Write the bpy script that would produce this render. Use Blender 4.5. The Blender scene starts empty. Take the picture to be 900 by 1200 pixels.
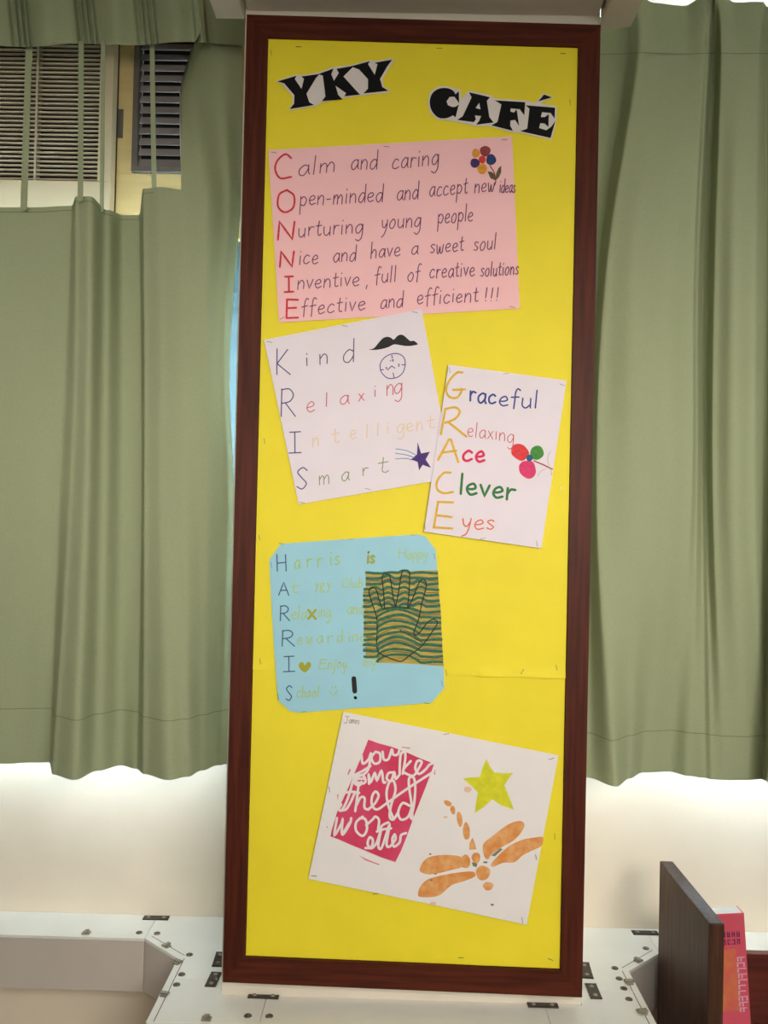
import bpy, bmesh, math, random
import mathutils
from mathutils import Vector, Matrix, Euler, noise
from mathutils.geometry import tessellate_polygon

random.seed(7)
scene = bpy.context.scene
COL = scene.collection

# ------------------------------------------------------------------ camera
CAM_LOC = Vector((-0.0312, -1.5275, 1.551))
CAM_ROT = Euler((1.5852, -0.0225, 0.0116), 'XYZ')
FPX = 1030.0
cam_data = bpy.data.cameras.new('camera')
cam_data.sensor_fit = 'VERTICAL'
cam_data.sensor_height = 36.0
cam_data.lens = FPX / 1200.0 * 36.0
cam = bpy.data.objects.new('camera', cam_data)
cam.location = CAM_LOC
cam.rotation_euler = CAM_ROT
COL.objects.link(cam)
scene.camera = cam

# ------------------------------------------------------------------ world, lights, exposure
scene.view_settings.view_transform = 'Standard'
scene.view_settings.look = 'None'
scene.view_settings.gamma = 1.0
scene.view_settings.use_curve_mapping = False
scene.view_settings.exposure = 0.0
scene.cycles.use_denoising = True
scene.cycles.max_bounces = 8
scene.cycles.diffuse_bounces = 5

world = bpy.data.worlds.new('sky')
scene.world = world
world.use_nodes = True
bg = world.node_tree.nodes['Background']
bg.inputs[0].default_value = (0.71, 0.85, 1.0, 1)
bg.inputs[1].default_value = 46.0


def area(name, loc, rot, sx, sy, power, color, portal=False):
    d = bpy.data.lights.new(name, 'AREA')
    d.shape = 'RECTANGLE'
    d.size, d.size_y = sx, sy
    d.energy = power
    d.color = color
    if portal:
        d.cycles.is_portal = True
    o = bpy.data.objects.new(name, d)
    o.location = loc
    o.rotation_euler = rot
    COL.objects.link(o)
    return o


key = area('added_board_light', (0.4, -2.4, 1.80), (math.radians(90), 0, math.radians(8)), 3.0, 0.35, 4.5, (1.0, 0.94, 0.84))  # added strip light inside the room, no window there; narrowed to dim the board's top
key.data.spread = math.radians(43)
low_fill = area('added_low_fill', (0.75, -2.4, 2.05), (math.radians(57.5), 0, math.radians(17)), 1.1, 0.7, 8.0, (1.0, 0.95, 0.86))  # added fill aimed low to brighten the board's bottom; no fixture exists
low_fill.data.spread = math.radians(70)
area('window_portal_left', (-1.05, 0.46, 1.83), (math.radians(-90), 0, 0), 1.4, 1.6, 1, (1, 1, 1), True)
area('window_portal_right', (1.05, 0.46, 1.83), (math.radians(-90), 0, 0), 1.4, 1.6, 1, (1, 1, 1), True)

# ------------------------------------------------------------------ measuring helpers
MROT = CAM_ROT.to_matrix()


def ray(px, py):
    return MROT @ Vector(((px - 450) / FPX, -(py - 600) / FPX, -1))


def aty(px, py, y):
    d = ray(px, py)
    return CAM_LOC + d * ((y - CAM_LOC.y) / d.y)


def atz(px, py, z):
    d = ray(px, py)
    return CAM_LOC + d * ((z - CAM_LOC.z) / d.z)


PX = 1.5275 / FPX            # metres per photo pixel at the board


def lin(c):
    c = c / 255.0
    return c / 12.92 if c <= 0.04045 else ((c + 0.055) / 1.055) ** 2.4


# ------------------------------------------------------------------ materials
def mat(name, rgb, rough=0.7, var=0.0, vscale=20.0, vstretch=(1, 1, 1), bump=0.0, bscale=300.0,
        bstretch=(1, 1, 1), rgb2=None, metal=0.0, spec=0.5, contrast=(0.35, 0.65), transl=0.0):
    m = bpy.data.materials.new(name)
    m.use_nodes = True
    nt = m.node_tree
    b = nt.nodes['Principled BSDF']
    b.inputs['Roughness'].default_value = rough
    b.inputs['Metallic'].default_value = metal
    b.inputs['Specular IOR Level'].default_value = spec
    c = tuple(lin(v) for v in rgb) + (1,)
    b.inputs['Base Color'].default_value = c
    tc = nt.nodes.new('ShaderNodeTexCoord')
    if var > 0 or rgb2:
        mp = nt.nodes.new('ShaderNodeMapping')
        mp.inputs['Scale'].default_value = vstretch
        n = nt.nodes.new('ShaderNodeTexNoise')
        n.inputs['Scale'].default_value = vscale
        n.inputs['Detail'].default_value = 6
        r = nt.nodes.new('ShaderNodeValToRGB')
        r.color_ramp.elements[0].position = contrast[0]
        r.color_ramp.elements[1].position = contrast[1]
        if rgb2:
            a, z = c, tuple(lin(v) for v in rgb2) + (1,)
        else:
            a = tuple(v * (1 - var) for v in c[:3]) + (1,)
            z = tuple(min(1, v * (1 + var)) for v in c[:3]) + (1,)
        r.color_ramp.elements[0].color = a
        r.color_ramp.elements[1].color = z
        nt.links.new(tc.outputs['Object'], mp.inputs['Vector'])
        nt.links.new(mp.outputs['Vector'], n.inputs['Vector'])
        nt.links.new(n.outputs['Fac'], r.inputs['Fac'])
        nt.links.new(r.outputs['Color'], b.inputs['Base Color'])
    if bump > 0:
        mp2 = nt.nodes.new('ShaderNodeMapping')
        mp2.inputs['Scale'].default_value = bstretch
        n2 = nt.nodes.new('ShaderNodeTexNoise')
        n2.inputs['Scale'].default_value = bscale
        n2.inputs['Detail'].default_value = 4
        bp = nt.nodes.new('ShaderNodeBump')
        bp.inputs['Strength'].default_value = bump
        bp.inputs['Distance'].default_value = 0.002
        nt.links.new(tc.outputs['Object'], mp2.inputs['Vector'])
        nt.links.new(mp2.outputs['Vector'], n2.inputs['Vector'])
        nt.links.new(n2.outputs['Fac'], bp.inputs['Height'])
        nt.links.new(bp.outputs['Normal'], b.inputs['Normal'])
    if transl > 0:
        out = nt.nodes['Material Output']
        t = nt.nodes.new('ShaderNodeBsdfTranslucent')
        t.inputs['Color'].default_value = c
        mx = nt.nodes.new('ShaderNodeMixShader')
        mx.inputs[0].default_value = transl
        nt.links.new(b.outputs[0], mx.inputs[1])
        nt.links.new(t.outputs[0], mx.inputs[2])
        nt.links.new(mx.outputs[0], out.inputs['Surface'])
    return m


def glass_mat():
    m = bpy.data.materials.new('window glass')
    m.use_nodes = True
    nt = m.node_tree
    nt.nodes.remove(nt.nodes['Principled BSDF'])
    out = nt.nodes['Material Output']
    t = nt.nodes.new('ShaderNodeBsdfTransparent')
    t.inputs['Color'].default_value = (0.93, 0.97, 0.98, 1)
    g = nt.nodes.new('ShaderNodeBsdfGlossy')
    g.inputs['Roughness'].default_value = 0.02
    f = nt.nodes.new('ShaderNodeFresnel')
    mx = nt.nodes.new('ShaderNodeMixShader')
    nt.links.new(f.outputs[0], mx.inputs[0])
    nt.links.new(t.outputs[0], mx.inputs[1])
    nt.links.new(g.outputs[0], mx.inputs[2])
    nt.links.new(mx.outputs[0], out.inputs['Surface'])
    return m


M = {}
M['wall'] = mat('cream painted wall', (238, 223, 202), 0.8, 0.03, 6, bump=0.15, bscale=60)
M['ceiling'] = mat('white ceiling', (190, 178, 160), 0.9)
M['floor'] = mat('brown floor', (120, 98, 78), 0.6, 0.1, 8)
M['column'] = mat('off white column', (222, 212, 196), 0.7, 0.03, 8)
M['glass'] = glass_mat()
M['window_frame'] = mat('grey green window metal', (72, 96, 100), 0.45, 0.04, 10)
M['frame_wood'] = mat('dark red brown varnished wood', (64, 25, 15), 0.5, spec=0.18, rgb2=(90, 38, 22), vscale=18,
                      vstretch=(6, 6, 0.35), bump=0.12, bscale=120, bstretch=(4, 4, 0.2))
M['frame_wood_h'] = mat('dark red brown varnished wood lengthwise', (64, 25, 15), 0.5, spec=0.18, rgb2=(90, 38, 22), vscale=18,
                        vstretch=(0.35, 6, 6), bump=0.12, bscale=120, bstretch=(0.2, 4, 4))
M['rack_wood'] = mat('brown walnut veneer', (56, 34, 23), 0.5, spec=0.25, rgb2=(84, 54, 36), vscale=30,
                     vstretch=(3, 3, 0.25), bump=0.08, bscale=100, bstretch=(4, 4, 0.2))
M['rack_wood_red'] = mat('red brown veneer', (78, 28, 18), 0.4, rgb2=(104, 42, 28), vscale=24, vstretch=(0.3, 3, 4))
M['yellow'] = mat('yellow poster paper', (243, 222, 38), 0.65, 0.025, 9, bump=0.25, bscale=18)
M['pink'] = mat('pink paper', (255, 198, 202), 0.75, 0.02, 14)
M['lilac_white'] = mat('white paper', (236, 224, 234), 0.75, 0.015, 14)
M['white_paper'] = mat('white drawing paper', (238, 231, 230), 0.75, 0.015, 14)
M['blue_paper'] = mat('light blue paper', (160, 210, 228), 0.75, 0.02, 14)
M['cut_white'] = mat('white cut paper', (228, 218, 214), 0.75)
M['black_print'] = mat('black print', (14, 13, 15), 0.7, spec=0.2)
M['staple'] = mat('staple metal', (130, 120, 95), 0.35, metal=0.6)
M['trunking'] = mat('white painted trunking metal', (242, 239, 230), 0.42, 0.02, 12)
M['trunking_shade'] = mat('shade grey trunking metal', (205, 194, 184), 0.5, 0.02, 12)  # same white paint as the lid; the front's shade is put into this grey
M['seam'] = mat('pencil grey line', (120, 112, 100), 0.7)
M['latch'] = mat('dull metal latch', (150, 142, 126), 0.4, 0.15, 90, metal=0.4)
M['clip'] = mat('dark metal clip', (66, 60, 52), 0.4, 0.25, 90, metal=0.6)
M['screw'] = mat('worn dark screw', (104, 96, 84), 0.4, 0.3, 200, metal=0.5)
M['curtain'] = mat('sage green curtain cloth', (166, 174, 138), 0.85, 0.03, 250, bump=0.35, bscale=900)
M['lining'] = mat('white bounce lining', (226, 228, 226), 0.85)  # unseen backing, added to bounce whiter daylight onto the wall below
M['curtain_seam'] = mat('curtain stitching', (130, 140, 106), 0.9)
M['beige'] = mat('beige plastic', (214, 196, 160), 0.5, 0.02, 10)
M['tan_panel'] = mat('tan wooden panel', (206, 180, 122), 0.5, 0.05, 10, vstretch=(1, 1, 6))
M['slat'] = mat('beige grille slat', (200, 186, 158), 0.5)
M['grille_shade'] = mat('dark grille cavity', (26, 22, 20), 0.8)  # near-black colour stands in for the shade behind the slats
M['vent_grey'] = mat('grey metal vent', (150, 142, 140), 0.45, 0.04, 30)
M['vent_frame'] = mat('dark grey vent frame', (92, 84, 76), 0.45)
M['book_pink'] = mat('glossy pink book cover', (226, 92, 112), 0.3, 0.04, 12)
M['book_orange'] = mat('orange printed band', (226, 130, 84), 0.35, rgb2=(228, 104, 96), vscale=60)
M['book_pages'] = mat('book pages', (232, 228, 222), 0.8, 0.05, 300, vstretch=(8, 0.3, 0.3))
M['book_purple'] = mat('purple book lettering', (88, 30, 92), 0.5)
M['book_pale'] = mat('pale pink book lettering', (246, 186, 208), 0.4)
INKS = {}


def ink(name, rgb, **k):
    if name not in INKS:
        INKS[name] = mat(name, rgb, 0.7, **k)
    return INKS[name]


# ------------------------------------------------------------------ object helpers
def thing(name, label, cat, loc=(0, 0, 0), group=None):
    o = bpy.data.objects.new(name, None)
    o.empty_display_size = 0.05
    o.location = loc
    o['label'] = label
    o['category'] = cat
    if group:
        o['group'] = group
    COL.objects.link(o)
    return o


def origin(o):
    p = Vector((0, 0, 0))
    while o is not None:
        p += o.location
        o = o.parent
    return p


def link(name, me, m, parent=None, label=None):
    o = bpy.data.objects.new(name, me)
    if m is not None:
        me.materials.append(m)
    if parent is not None:
        off = origin(parent)
        me.transform(Matrix.Translation(-off))
        o.parent = parent
    if label:
        o['label'] = label
    COL.objects.link(o)
    return o


def mesh(name, verts, faces, m, parent=None, smooth=False, label=None):
    me = bpy.data.meshes.new(name)
    me.from_pydata([tuple(v) for v in verts], [], faces)
    me.validate()
    if smooth:
        for p in me.polygons:
            p.use_smooth = True
    return link(name, me, m, parent, label)


def from_bm(name, bm, m, parent=None, smooth=False, label=None, bevel=0.0, seg=2):
    if bevel > 0:
        es = [e for e in bm.edges if len(e.link_faces) == 2 and e.calc_face_angle(0) > 0.5]
        bmesh.ops.bevel(bm, geom=es, offset=bevel, segments=seg, affect='EDGES', profile=0.6)
    bmesh.ops.recalc_face_normals(bm, faces=bm.faces)
    me = bpy.data.meshes.new(name)
    bm.to_mesh(me)
    bm.free()
    if smooth:
        for p in me.polygons:
            p.use_smooth = True
    return link(name, me, m, parent, label)


def add_box(bm, x0, x1, y0, y1, z0, z1, rot=None):
    r = bmesh.ops.create_cube(bm, size=1.0)
    c = Vector(((x0 + x1) / 2, (y0 + y1) / 2, (z0 + z1) / 2))
    for v in r['verts']:
        v.co = Vector((v.co.x * (x1 - x0), v.co.y * (y1 - y0), v.co.z * (z1 - z0)))
        if rot is not None:
            v.co = rot @ v.co
        v.co += c
    return r['verts']


def add_prism(bm, poly, z0, z1):
    lo = [bm.verts.new((p[0], p[1], z0)) for p in poly]
    hi = [bm.verts.new((p[0], p[1], z1)) for p in poly]
    bm.faces.new(lo[::-1])
    bm.faces.new(hi)
    n = len(poly)
    for i in range(n):
        bm.faces.new((lo[i], lo[(i + 1) % n], hi[(i + 1) % n], hi[i]))


def box(name, b, m, parent=None, bevel=0.0, label=None):
    bm = bmesh.new()
    add_box(bm, *b)
    return from_bm(name, bm, m, parent, bevel=bevel, label=label)


def struct(o):
    o['kind'] = 'structure'
    return o


# ------------------------------------------------------------------ the setting
WY = 0.335           # face of the window wall
SILL = 1.075
HEAD = 2.66
CEIL = 2.95
bm = bmesh.new()
add_box(bm, -3, 3, WY, WY + 0.16, 0, SILL)
add_box(bm, -3, 3, WY, WY + 0.16, HEAD, CEIL)
add_box(bm, -0.335, 0.335, WY, WY + 0.16, SILL, HEAD)
add_box(bm, -3, -1.8, WY, WY + 0.16, SILL, HEAD)
add_box(bm, 1.8, 3, WY, WY + 0.16, SILL, HEAD)
struct(from_bm('wall_back', bm, M['wall']))
struct(box('wall_left', (-3.1, -3, -4.6, WY + 0.16, 0, CEIL), M['wall']))
struct(box('wall_right', (3, 3.1, -4.6, WY + 0.16, 0, CEIL), M['wall']))
struct(box('wall_front', (-3.1, 3.1, -4.7, -4.6, 0, CEIL), M['wall']))
struct(box('floor', (-3.1, 3.1, -4.7, WY + 0.16, -0.1, 0), M['floor']))
struct(box('ceiling', (-3.1, 3.1, -4.7, WY + 0.16, CEIL, CEIL + 0.1), M['ceiling']))
struct(box('wall_column', (-0.3185, 0.316, 0.032, WY, 0, CEIL), M['column'], bevel=0.003))


def window(nm, x0, x1, transom):
    bm = bmesh.new()
    y0, y1 = WY + 0.03, WY + 0.075
    w = 0.042
    add_box(bm, x0, x0 + w, y0, y1, SILL, HEAD)
    add_box(bm, x1 - w, x1, y0, y1, SILL, HEAD)
    if transom:
        add_box(bm, x1 - 0.078, x1 - w, y0, y1, SILL, HEAD)
    else:
        add_box(bm, x0 + w, x0 + 0.078, y0, y1, SILL, HEAD)
    add_box(bm, x0, x1, y0, y1, SILL, SILL + w)
    add_box(bm, x0, x1, y0, y1, HEAD - w, HEAD)
    if transom:
        add_box(bm, x0, x1, y0 - 0.004, y1, 2.045, 2.2)
    xm = (x0 + x1) / 2
    add_box(bm, xm - 0.03, xm + 0.03, y0, y1, SILL, HEAD)
    o = struct(from_bm(nm, bm, M['window_frame'], bevel=0.002))
    struct(box('window_pane', (x0 + 0.02, x1 - 0.02, y0 + 0.018, y0 + 0.023, SILL + 0.02, HEAD - 0.02), M['glass'], o))
    return o


w1 = window('window_1', -1.8, -0.335, True)
w2 = window('window_2', 0.335, 1.8, False)
hb = bmesh.new()
add_box(hb, -0.377, -0.357, WY + 0.012, WY + 0.03, 1.30, 1.36)
add_box(hb, -0.382, -0.352, WY + 0.0, WY + 0.014, 1.32, 1.335)
struct(from_bm('window_handle', hb, M['clip'], w1, bevel=0.002))

# ------------------------------------------------------------------ notice board
BW, Z0, Z1 = 0.31, 0.75, 2.437       # outer half width, bottom, top
IW, IZ0, IZ1 = 0.2725, 0.794, 2.398
SK = 0.0136                          # the board hangs slightly out of square
board = thing('notice_board', 'tall narrow notice board in a dark red-brown wooden frame on the white column', 'notice board', (0, 0.01, Z0))


def rail(quad, m):
    # quad: outer a, outer b, inner b, inner a (x, z)
    bm = bmesh.new()
    f = [bm.verts.new((p[0], 0.0, p[1] - SK * p[0])) for p in quad]
    k = [bm.verts.new((p[0], 0.031, p[1] - SK * p[0])) for p in quad]
    bm.faces.new(f)
    bm.faces.new(k[::-1])
    for i in range(4):
        bm.faces.new((f[i], k[i], k[(i + 1) % 4], f[(i + 1) % 4]))
    return from_bm('frame_rail', bm, m, board, bevel=0.0022)


O = [(-BW, Z0), (BW, Z0), (BW, Z1), (-BW, Z1)]
I = [(-IW, IZ0), (IW, IZ0), (IW, IZ1), (-IW, IZ1)]
for i in range(4):
    j = (i + 1) % 4
    rail([O[i], O[j], I[j], I[i]], M['frame_wood_h'] if i in (0, 2) else M['frame_wood'])
box('backing_board', (-IW + 0.001, IW - 0.001, 0.010, 0.03, IZ0 + 0.006, IZ1 - 0.006), M['column'], board)

# ------------------------------------------------------------------ paper helpers
def catmull(pts, n=6, closed=False):
    P = [Vector(p) for p in pts]
    if len(P) < 3:
        return P
    out = []
    L = len(P)
    rng = range(L) if closed else range(L - 1)
    for i in rng:
        p1, p2 = P[i], P[(i + 1) % L]
        p0 = P[(i - 1) % L] if (closed or i > 0) else p1 * 2 - p2
        p3 = P[(i + 2) % L] if (closed or i + 2 < L) else p2 * 2 - p1
        for k in range(n):
            t = k / n
            out.append(0.5 * ((2 * p1) + (p2 - p0) * t + (2 * p0 - 5 * p1 + 4 * p2 - p3) * t * t
                              + (3 * p1 - p0 - 3 * p2 + p3) * t ** 3))
    if not closed:
        out.append(P[-1])
    return out


class Sheet:
    """A sheet of paper pinned on the board; its corners are given in photo pixels and
    measured onto the board plane."""
    def __init__(s, name, label, cat, corners, m, y, wave=0.0015, seed=0, group=None, poly=None, curl=0.0):
        s.y, s.wave, s.seed, s.curl = y, wave, seed, curl
        cs = [c if isinstance(c, Vector) else aty(c[0], c[1], y) for c in corners]
        s.cs = cs
        s.root = thing(name, label, cat, ((cs[0].x + cs[1].x + cs[2].x + cs[3].x) / 4, y, min(c.z for c in cs)), group)
        N = 26 if not curl else 150
        V, F = [], []
        if poly is None:
            for j in range(N + 1):
                for i in range(N + 1):
                    u, v = i / N, j / N
                    p = cs[0].lerp(cs[1], u).lerp(cs[3].lerp(cs[2], u), v)
                    V.append(s.surf(p.x, p.z))
            for j in range(N):
                for i in range(N):
                    a = j * (N + 1) + i
                    F.append((a, a + 1, a + N + 2, a + N + 1))
            rim = [i for i in range(N + 1)] + [j * (N + 1) + N for j in range(1, N + 1)] + \
                  [N * (N + 1) + i for i in range(N - 1, -1, -1)] + [j * (N + 1) for j in range(N - 1, 0, -1)]
        else:
            pts = []
            for i in range(len(poly)):
                a, b = Vector(poly[i]), Vector(poly[(i + 1) % len(poly)])
                for k in range(4):
                    pts.append(a.lerp(b, k / 4))
            V = [s.surf(*(lambda q: (q.x, q.z))(aty(p[0], p[1], y))) for p in pts]
            F = [tuple(t) for t in tessellate_polygon([[Vector((v.x, v.z, 0)) for v in V]])]
            rim = list(range(len(V)))
        n0, nr = len(V), len(rim)
        for r in rim:
            V.append(Vector(V[r]))
        for r in rim:
            V.append(Vector(V[r]) + Vector((0, 0.0004, 0)))
        for k in range(nr):
            F.append((n0 + k, n0 + (k + 1) % nr, n0 + nr + (k + 1) % nr, n0 + nr + k))
        s.paper = mesh('paper', V, F, m, s.root, smooth=poly is None)

    def surf(s, x, z, lift=0.0):
        w = 0.0
        if s.wave:
            w = s.wave * (0.5 + 0.5 * math.sin(x * 17 + s.seed + 2.1 * math.sin(z * 9 + s.seed)) * math.cos(z * 13 + 2 * s.seed))
            w += 0.25 * s.wave * noise.noise(Vector((x * 30, z * 30, s.seed)))
        c = 0.0
        if s.curl and z < 1.2925 + 0.022:
            side = min(1, max(0, (x - 0.105) / 0.02)) + 0.4 * min(1, max(0, (-0.215 - x) / 0.02))
            c = side * s.curl * ((1.3145 - z) / 0.022) ** 2 * (0.55 + 0.45 * math.sin(x * 60))
        return Vector((x, s.y - max(w, 0) - c - lift, z))

    def at(s, p, lift):
        q = aty(p[0], p[1], s.y)
        return s.surf(q.x, q.z, lift)

    def ribbons(s, name, lines, width, m, lift=0.0004, parent=None, label=None, caps=True):
        """flat pen strokes: lines are lists of photo points; width in photo pixels (one or per line)"""
        V, F = [], []

        lf = [lift]

        def put(p):
            V.append(s.at(p, lf[0]))
            return len(V) - 1
        for li, ln in enumerate(lines):
            lf[0] = lift + li * 0.000016
            w = (width[li] if isinstance(width, (list, tuple)) else width) / 2
            pts = [Vector((p[0], p[1])) for p in ln]
            q = [pts[0]]
            for p in pts[1:]:
                if (p - q[-1]).length > 0.15:
                    q.append(p)
            if len(q) == 1:
                q.append(q[0] + Vector((0.6, 0.2)))
            prev = None
            for i, p in enumerate(q):
                lf[0] += 1.5e-6
                d0 = (q[i] - q[i - 1]).normalized() if i > 0 else None
                d1 = (q[i + 1] - q[i]).normalized() if i < len(q) - 1 else None
                d = (d0 + d1) if d0 and d1 else (d0 or d1)
                if d.length < 0.2:
                    d = d1 or d0
                d = d.normalized()
                nrm = Vector((-d.y, d.x))
                k = 1.0
                if d0 and d1:
                    k = min(1.6, 1 / max(0.5, d.dot(d1)))
                a, b = put(p + nrm * w * k), put(p - nrm * w * k)
                if prev:
                    F.append((prev[0], prev[1], b, a))
                prev = (a, b)
            if caps and w > 0.55:
                lf[0] += 0.000006
                for p in (q[0], q[-1]):
                    c = put(p)
                    rimv = [put(p + Vector((math.cos(t * math.pi / 4), math.sin(t * math.pi / 4))) * w) for t in range(8)]
                    for t in range(8):
                        F.append((c, rimv[t], rimv[(t + 1) % 8]))
        return mesh(name, V, F, m, parent or s.root, label=label)

    def fill(s, name, polys, m, lift=0.0003, parent=None, label=None):
        """filled shapes; a polygon is a list of photo points or (outer, [holes])"""
        bm = bmesh.new()
        for pl in polys:
            outer, holes = (pl if isinstance(pl, tuple) else (pl, []))
            loops = [outer] + holes
            vs = [bm.verts.new((p[0], p[1], 0)) for lp in loops for p in lp]
            for t in tessellate_polygon([[Vector((p[0], p[1], 0)) for p in lp] for lp in loops]):
                try:
                    bm.faces.new([vs[i] for i in t])
                except ValueError:
                    pass
        for _ in range(5):
            es = [e for e in bm.edges if e.calc_length() > 9.0]
            if not es or not s.wave:
                break
            bmesh.ops.subdivide_edges(bm, edges=es, cuts=1)
            bmesh.ops.triangulate(bm, faces=bm.faces)
        bm.verts.index_update()
        V = [s.at((v.co.x, v.co.y), lift) for v in bm.verts]
        F = [tuple(v.index for v in f.verts) for f in bm.faces]
        bm.free()
        return mesh(name, V, F, m, parent or s.root, label=label)

    def staples(s, pts):
        for (x, y, ang) in pts:
            q = aty(x, y, s.y)
            p = s.surf(q.x, q.z, 0.0006)
            bm = bmesh.new()
            R = Matrix.Rotation(math.radians(ang), 3, 'Y')
            add_box(bm, p.x - 0.005, p.x + 0.005, p.y - 0.0004, p.y + 0.0004, p.z - 0.0004, p.z + 0.0004, R)
            from_bm('staple', bm, M['staple'], s.root)


# handwriting: single-stroke letters (x-height 1, capitals 1.9); lists are smoothed, tuples are straight
def A_(x=0):
    return [[(.88, .85), (.55, 1), (.12, .6), (.15, .12), (.5, 0), (.85, .5), (.88, .95)]]


G = {
    'a': (1.0, A_() + [((.9, .98), (.88, .2), (1.02, .0))]),
    'b': (.95, [((.1, 1.9), (.1, 0)), [(.1, .6), (.5, 1), (.88, .55), (.5, 0), (.1, .15)]]),
    'c': (.95, [[(.85, .85), (.5, 1), (.12, .6), (.15, .15), (.5, 0), (.9, .18)]]),
    'd': (1.0, A_() + [((.93, 1.9), (.9, 0))]),
    'e': (.95, [[(.14, .48), (.55, .52), (.83, .7), (.6, 1), (.2, .8), (.1, .35), (.4, 0), (.9, .15)]]),
    'f': (.75, [[(.8, 1.75), (.55, 1.9), (.35, 1.5), (.33, .6), (.3, -.25)], ((0, .95), (.72, 1.05))]),
    'g': (1.0, A_() + [[(.9, 1), (.9, .2), (.85, -.5), (.5, -.85), (.12, -.65)]]),
    'h': (.95, [((.1, 1.9), (.1, 0)), [(.1, .55), (.5, 1), (.8, .75), (.82, 0)]]),
    'i': (.35, [((.15, 1), (.17, 0)), ((.15, 1.45), (.18, 1.52))]),
    'j': (.5, [[(.35, 1), (.35, -.4), (.05, -.8)], ((.35, 1.45), (.38, 1.52))]),
    'k': (.85, [((.1, 1.9), (.1, 0)), ((.75, 1), (.12, .45), (.8, 0))]),
    'l': (.35, [((.17, 1.9), (.15, 0))]),
    'm': (1.45, [((.1, 1), (.1, 0)), [(.1, .55), (.42, 1), (.65, .75), (.66, 0)], [(.66, .55), (1.0, 1), (1.25, .75), (1.27, 0)]]),
    'n': (1.0, [((.1, 1), (.1, 0)), [(.1, .55), (.5, 1), (.82, .75), (.84, 0)]]),
    'o': (1.0, [[(.5, 1), (.12, .6), (.2, .1), (.6, 0), (.9, .5), (.75, .95), (.5, 1)]]),
    'p': (1.0, [((.12, 1), (.1, -.9)), [(.1, .7), (.5, 1), (.9, .6), (.6, .02), (.12, .2)]]),
    'r': (.75, [((.1, 1), (.12, 0)), [(.1, .5), (.35, .95), (.72, .92)]]),
    's': (.75, [[(.68, .85), (.4, 1), (.12, .78), (.4, .5), (.66, .25), (.4, 0), (.05, .12)]]),
    't': (.7, [[(.33, 1.6), (.3, .8), (.3, .15), (.5, 0), (.7, .12)], ((0, 1.02), (.66, 1.1))]),
    'u': (1.0, [[(.1, 1), (.12, .25), (.45, 0), (.8, .35)], ((.85, 1), (.85, 0))]),
    'v': (.85, [((.05, 1), (.42, 0), (.8, 1))]),
    'w': (1.2, [[(.05, 1), (.2, .05), (.42, .05), (.58, .75), (.7, .05), (.95, .1), (1.12, 1)]]),
    'x': (.85, [((.05, 1), (.8, 0)), ((.75, 1), (.05, 0))]),
    'y': (.9, [[(.08, 1), (.2, .35), (.5, .2), (.75, .6)], [(.82, 1), (.75, .2), (.5, -.6), (.12, -.85)]]),
    '-': (.7, [((.1, .55), (.6, .58))]),
    ',': (.5, [((.25, .1), (.15, -.3))]),
    '!': (.55, [((.3, 1.9), (.22, .45)), ((.18, .02), (.2, .06))]),
    ' ': (.8, []),
    'A': (1.3, [((.05, 0), (.65, 1.9), (1.25, 0)), ((.28, .7), (1.05, .75))]),
    'C': (1.3, [[(1.2, 1.6), (.8, 1.9), (.25, 1.4), (.1, .7), (.45, .05), (1.2, .15)]]),
    'E': (1.15, [((1.1, 1.85), (.15, 1.88), (.1, 0), (1.1, .05)), ((.12, 1.0), (.95, 1.05))]),
    'G': (1.45, [[(1.2, 1.8), (.8, 1.9), (.25, 1.3), (.08, .6), (.4, .05), (1.0, .15), (1.2, .75)], ((.6, .72), (1.4, .75))]),
    'H': (1.3, [((.1, 1.9), (.15, 0)), ((1.1, 1.9), (1.18, 0)), ((.12, .9), (1.15, 1.02))]),
    'I': (.9, [((.1, 1.85), (.85, 1.9)), ((.45, 1.88), (.47, .02)), ((.05, 0), (.9, .05))]),
    'K': (1.2, [((.12, 1.9), (.1, 0)), ((.95, 1.85), (.12, .8), (1.15, 0))]),
    'N': (1.3, [((.1, 0), (.2, 1.9), (1.05, .05), (1.2, 1.9))]),
    'O': (1.4, [[(.75, 1.9), (.2, 1.5), (.12, .5), (.6, 0), (1.2, .4), (1.25, 1.4), (.75, 1.9)]]),
    'R': (1.2, [((.15, 1.9), (.1, 0)), [(.12, 1.85), (.7, 1.9), (1.0, 1.5), (.75, 1.05), (.15, .9)], ((.4, .95), (1.15, 0))]),
    'S': (1.05, [[(.98, 1.65), (.6, 1.9), (.15, 1.5), (.5, 1.0), (.9, .5), (.55, 0), (.08, .2)]]),
    'T': (1.2, [((.05, 1.85), (1.15, 1.9)), ((.6, 1.87), (.6, 0))]),
    'Y': (1.2, [((.1, 1.9), (.6, 1.0)), ((1.1, 1.9), (.35, 0))]),
    'J': (1.1, [((.2, 1.88), (1.1, 1.9)), [(.7, 1.88), (.7, .4), (.4, 0), (.05, .3)]]),
}


def strokes(word, x0, y0, x1, y1, xh, slant=0.08, jit=0.03):
    tot = sum(G[c][0] + 0.22 for c in word) - 0.22
    out, X = [], 0.0
    for c in word:
        w, ls = G[c]
        jy = random.uniform(-1, 1) * jit * 2
        for l in ls:
            q = []
            for (gx, gy) in l:
                gx2 = X + gx + random.uniform(-jit, jit)
                gy2 = gy + jy + random.uniform(-jit, jit)
                t = gx2 / tot
                q.append((x0 + t * (x1 - x0) + slant * gy2 * xh, y0 + t * (y1 - y0) - gy2 * xh))
            out.append(catmull(q, 5) if isinstance(l, list) else sub(q))
        X += w + 0.22
    return out


def sub(q, n=3):
    out = []
    for a, b in zip(q[:-1], q[1:]):
        a, b = Vector(a), Vector(b)
        for k in range(n):
            out.append(a.lerp(b, k / n))
    out.append(Vector(q[-1]))
    return out


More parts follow.
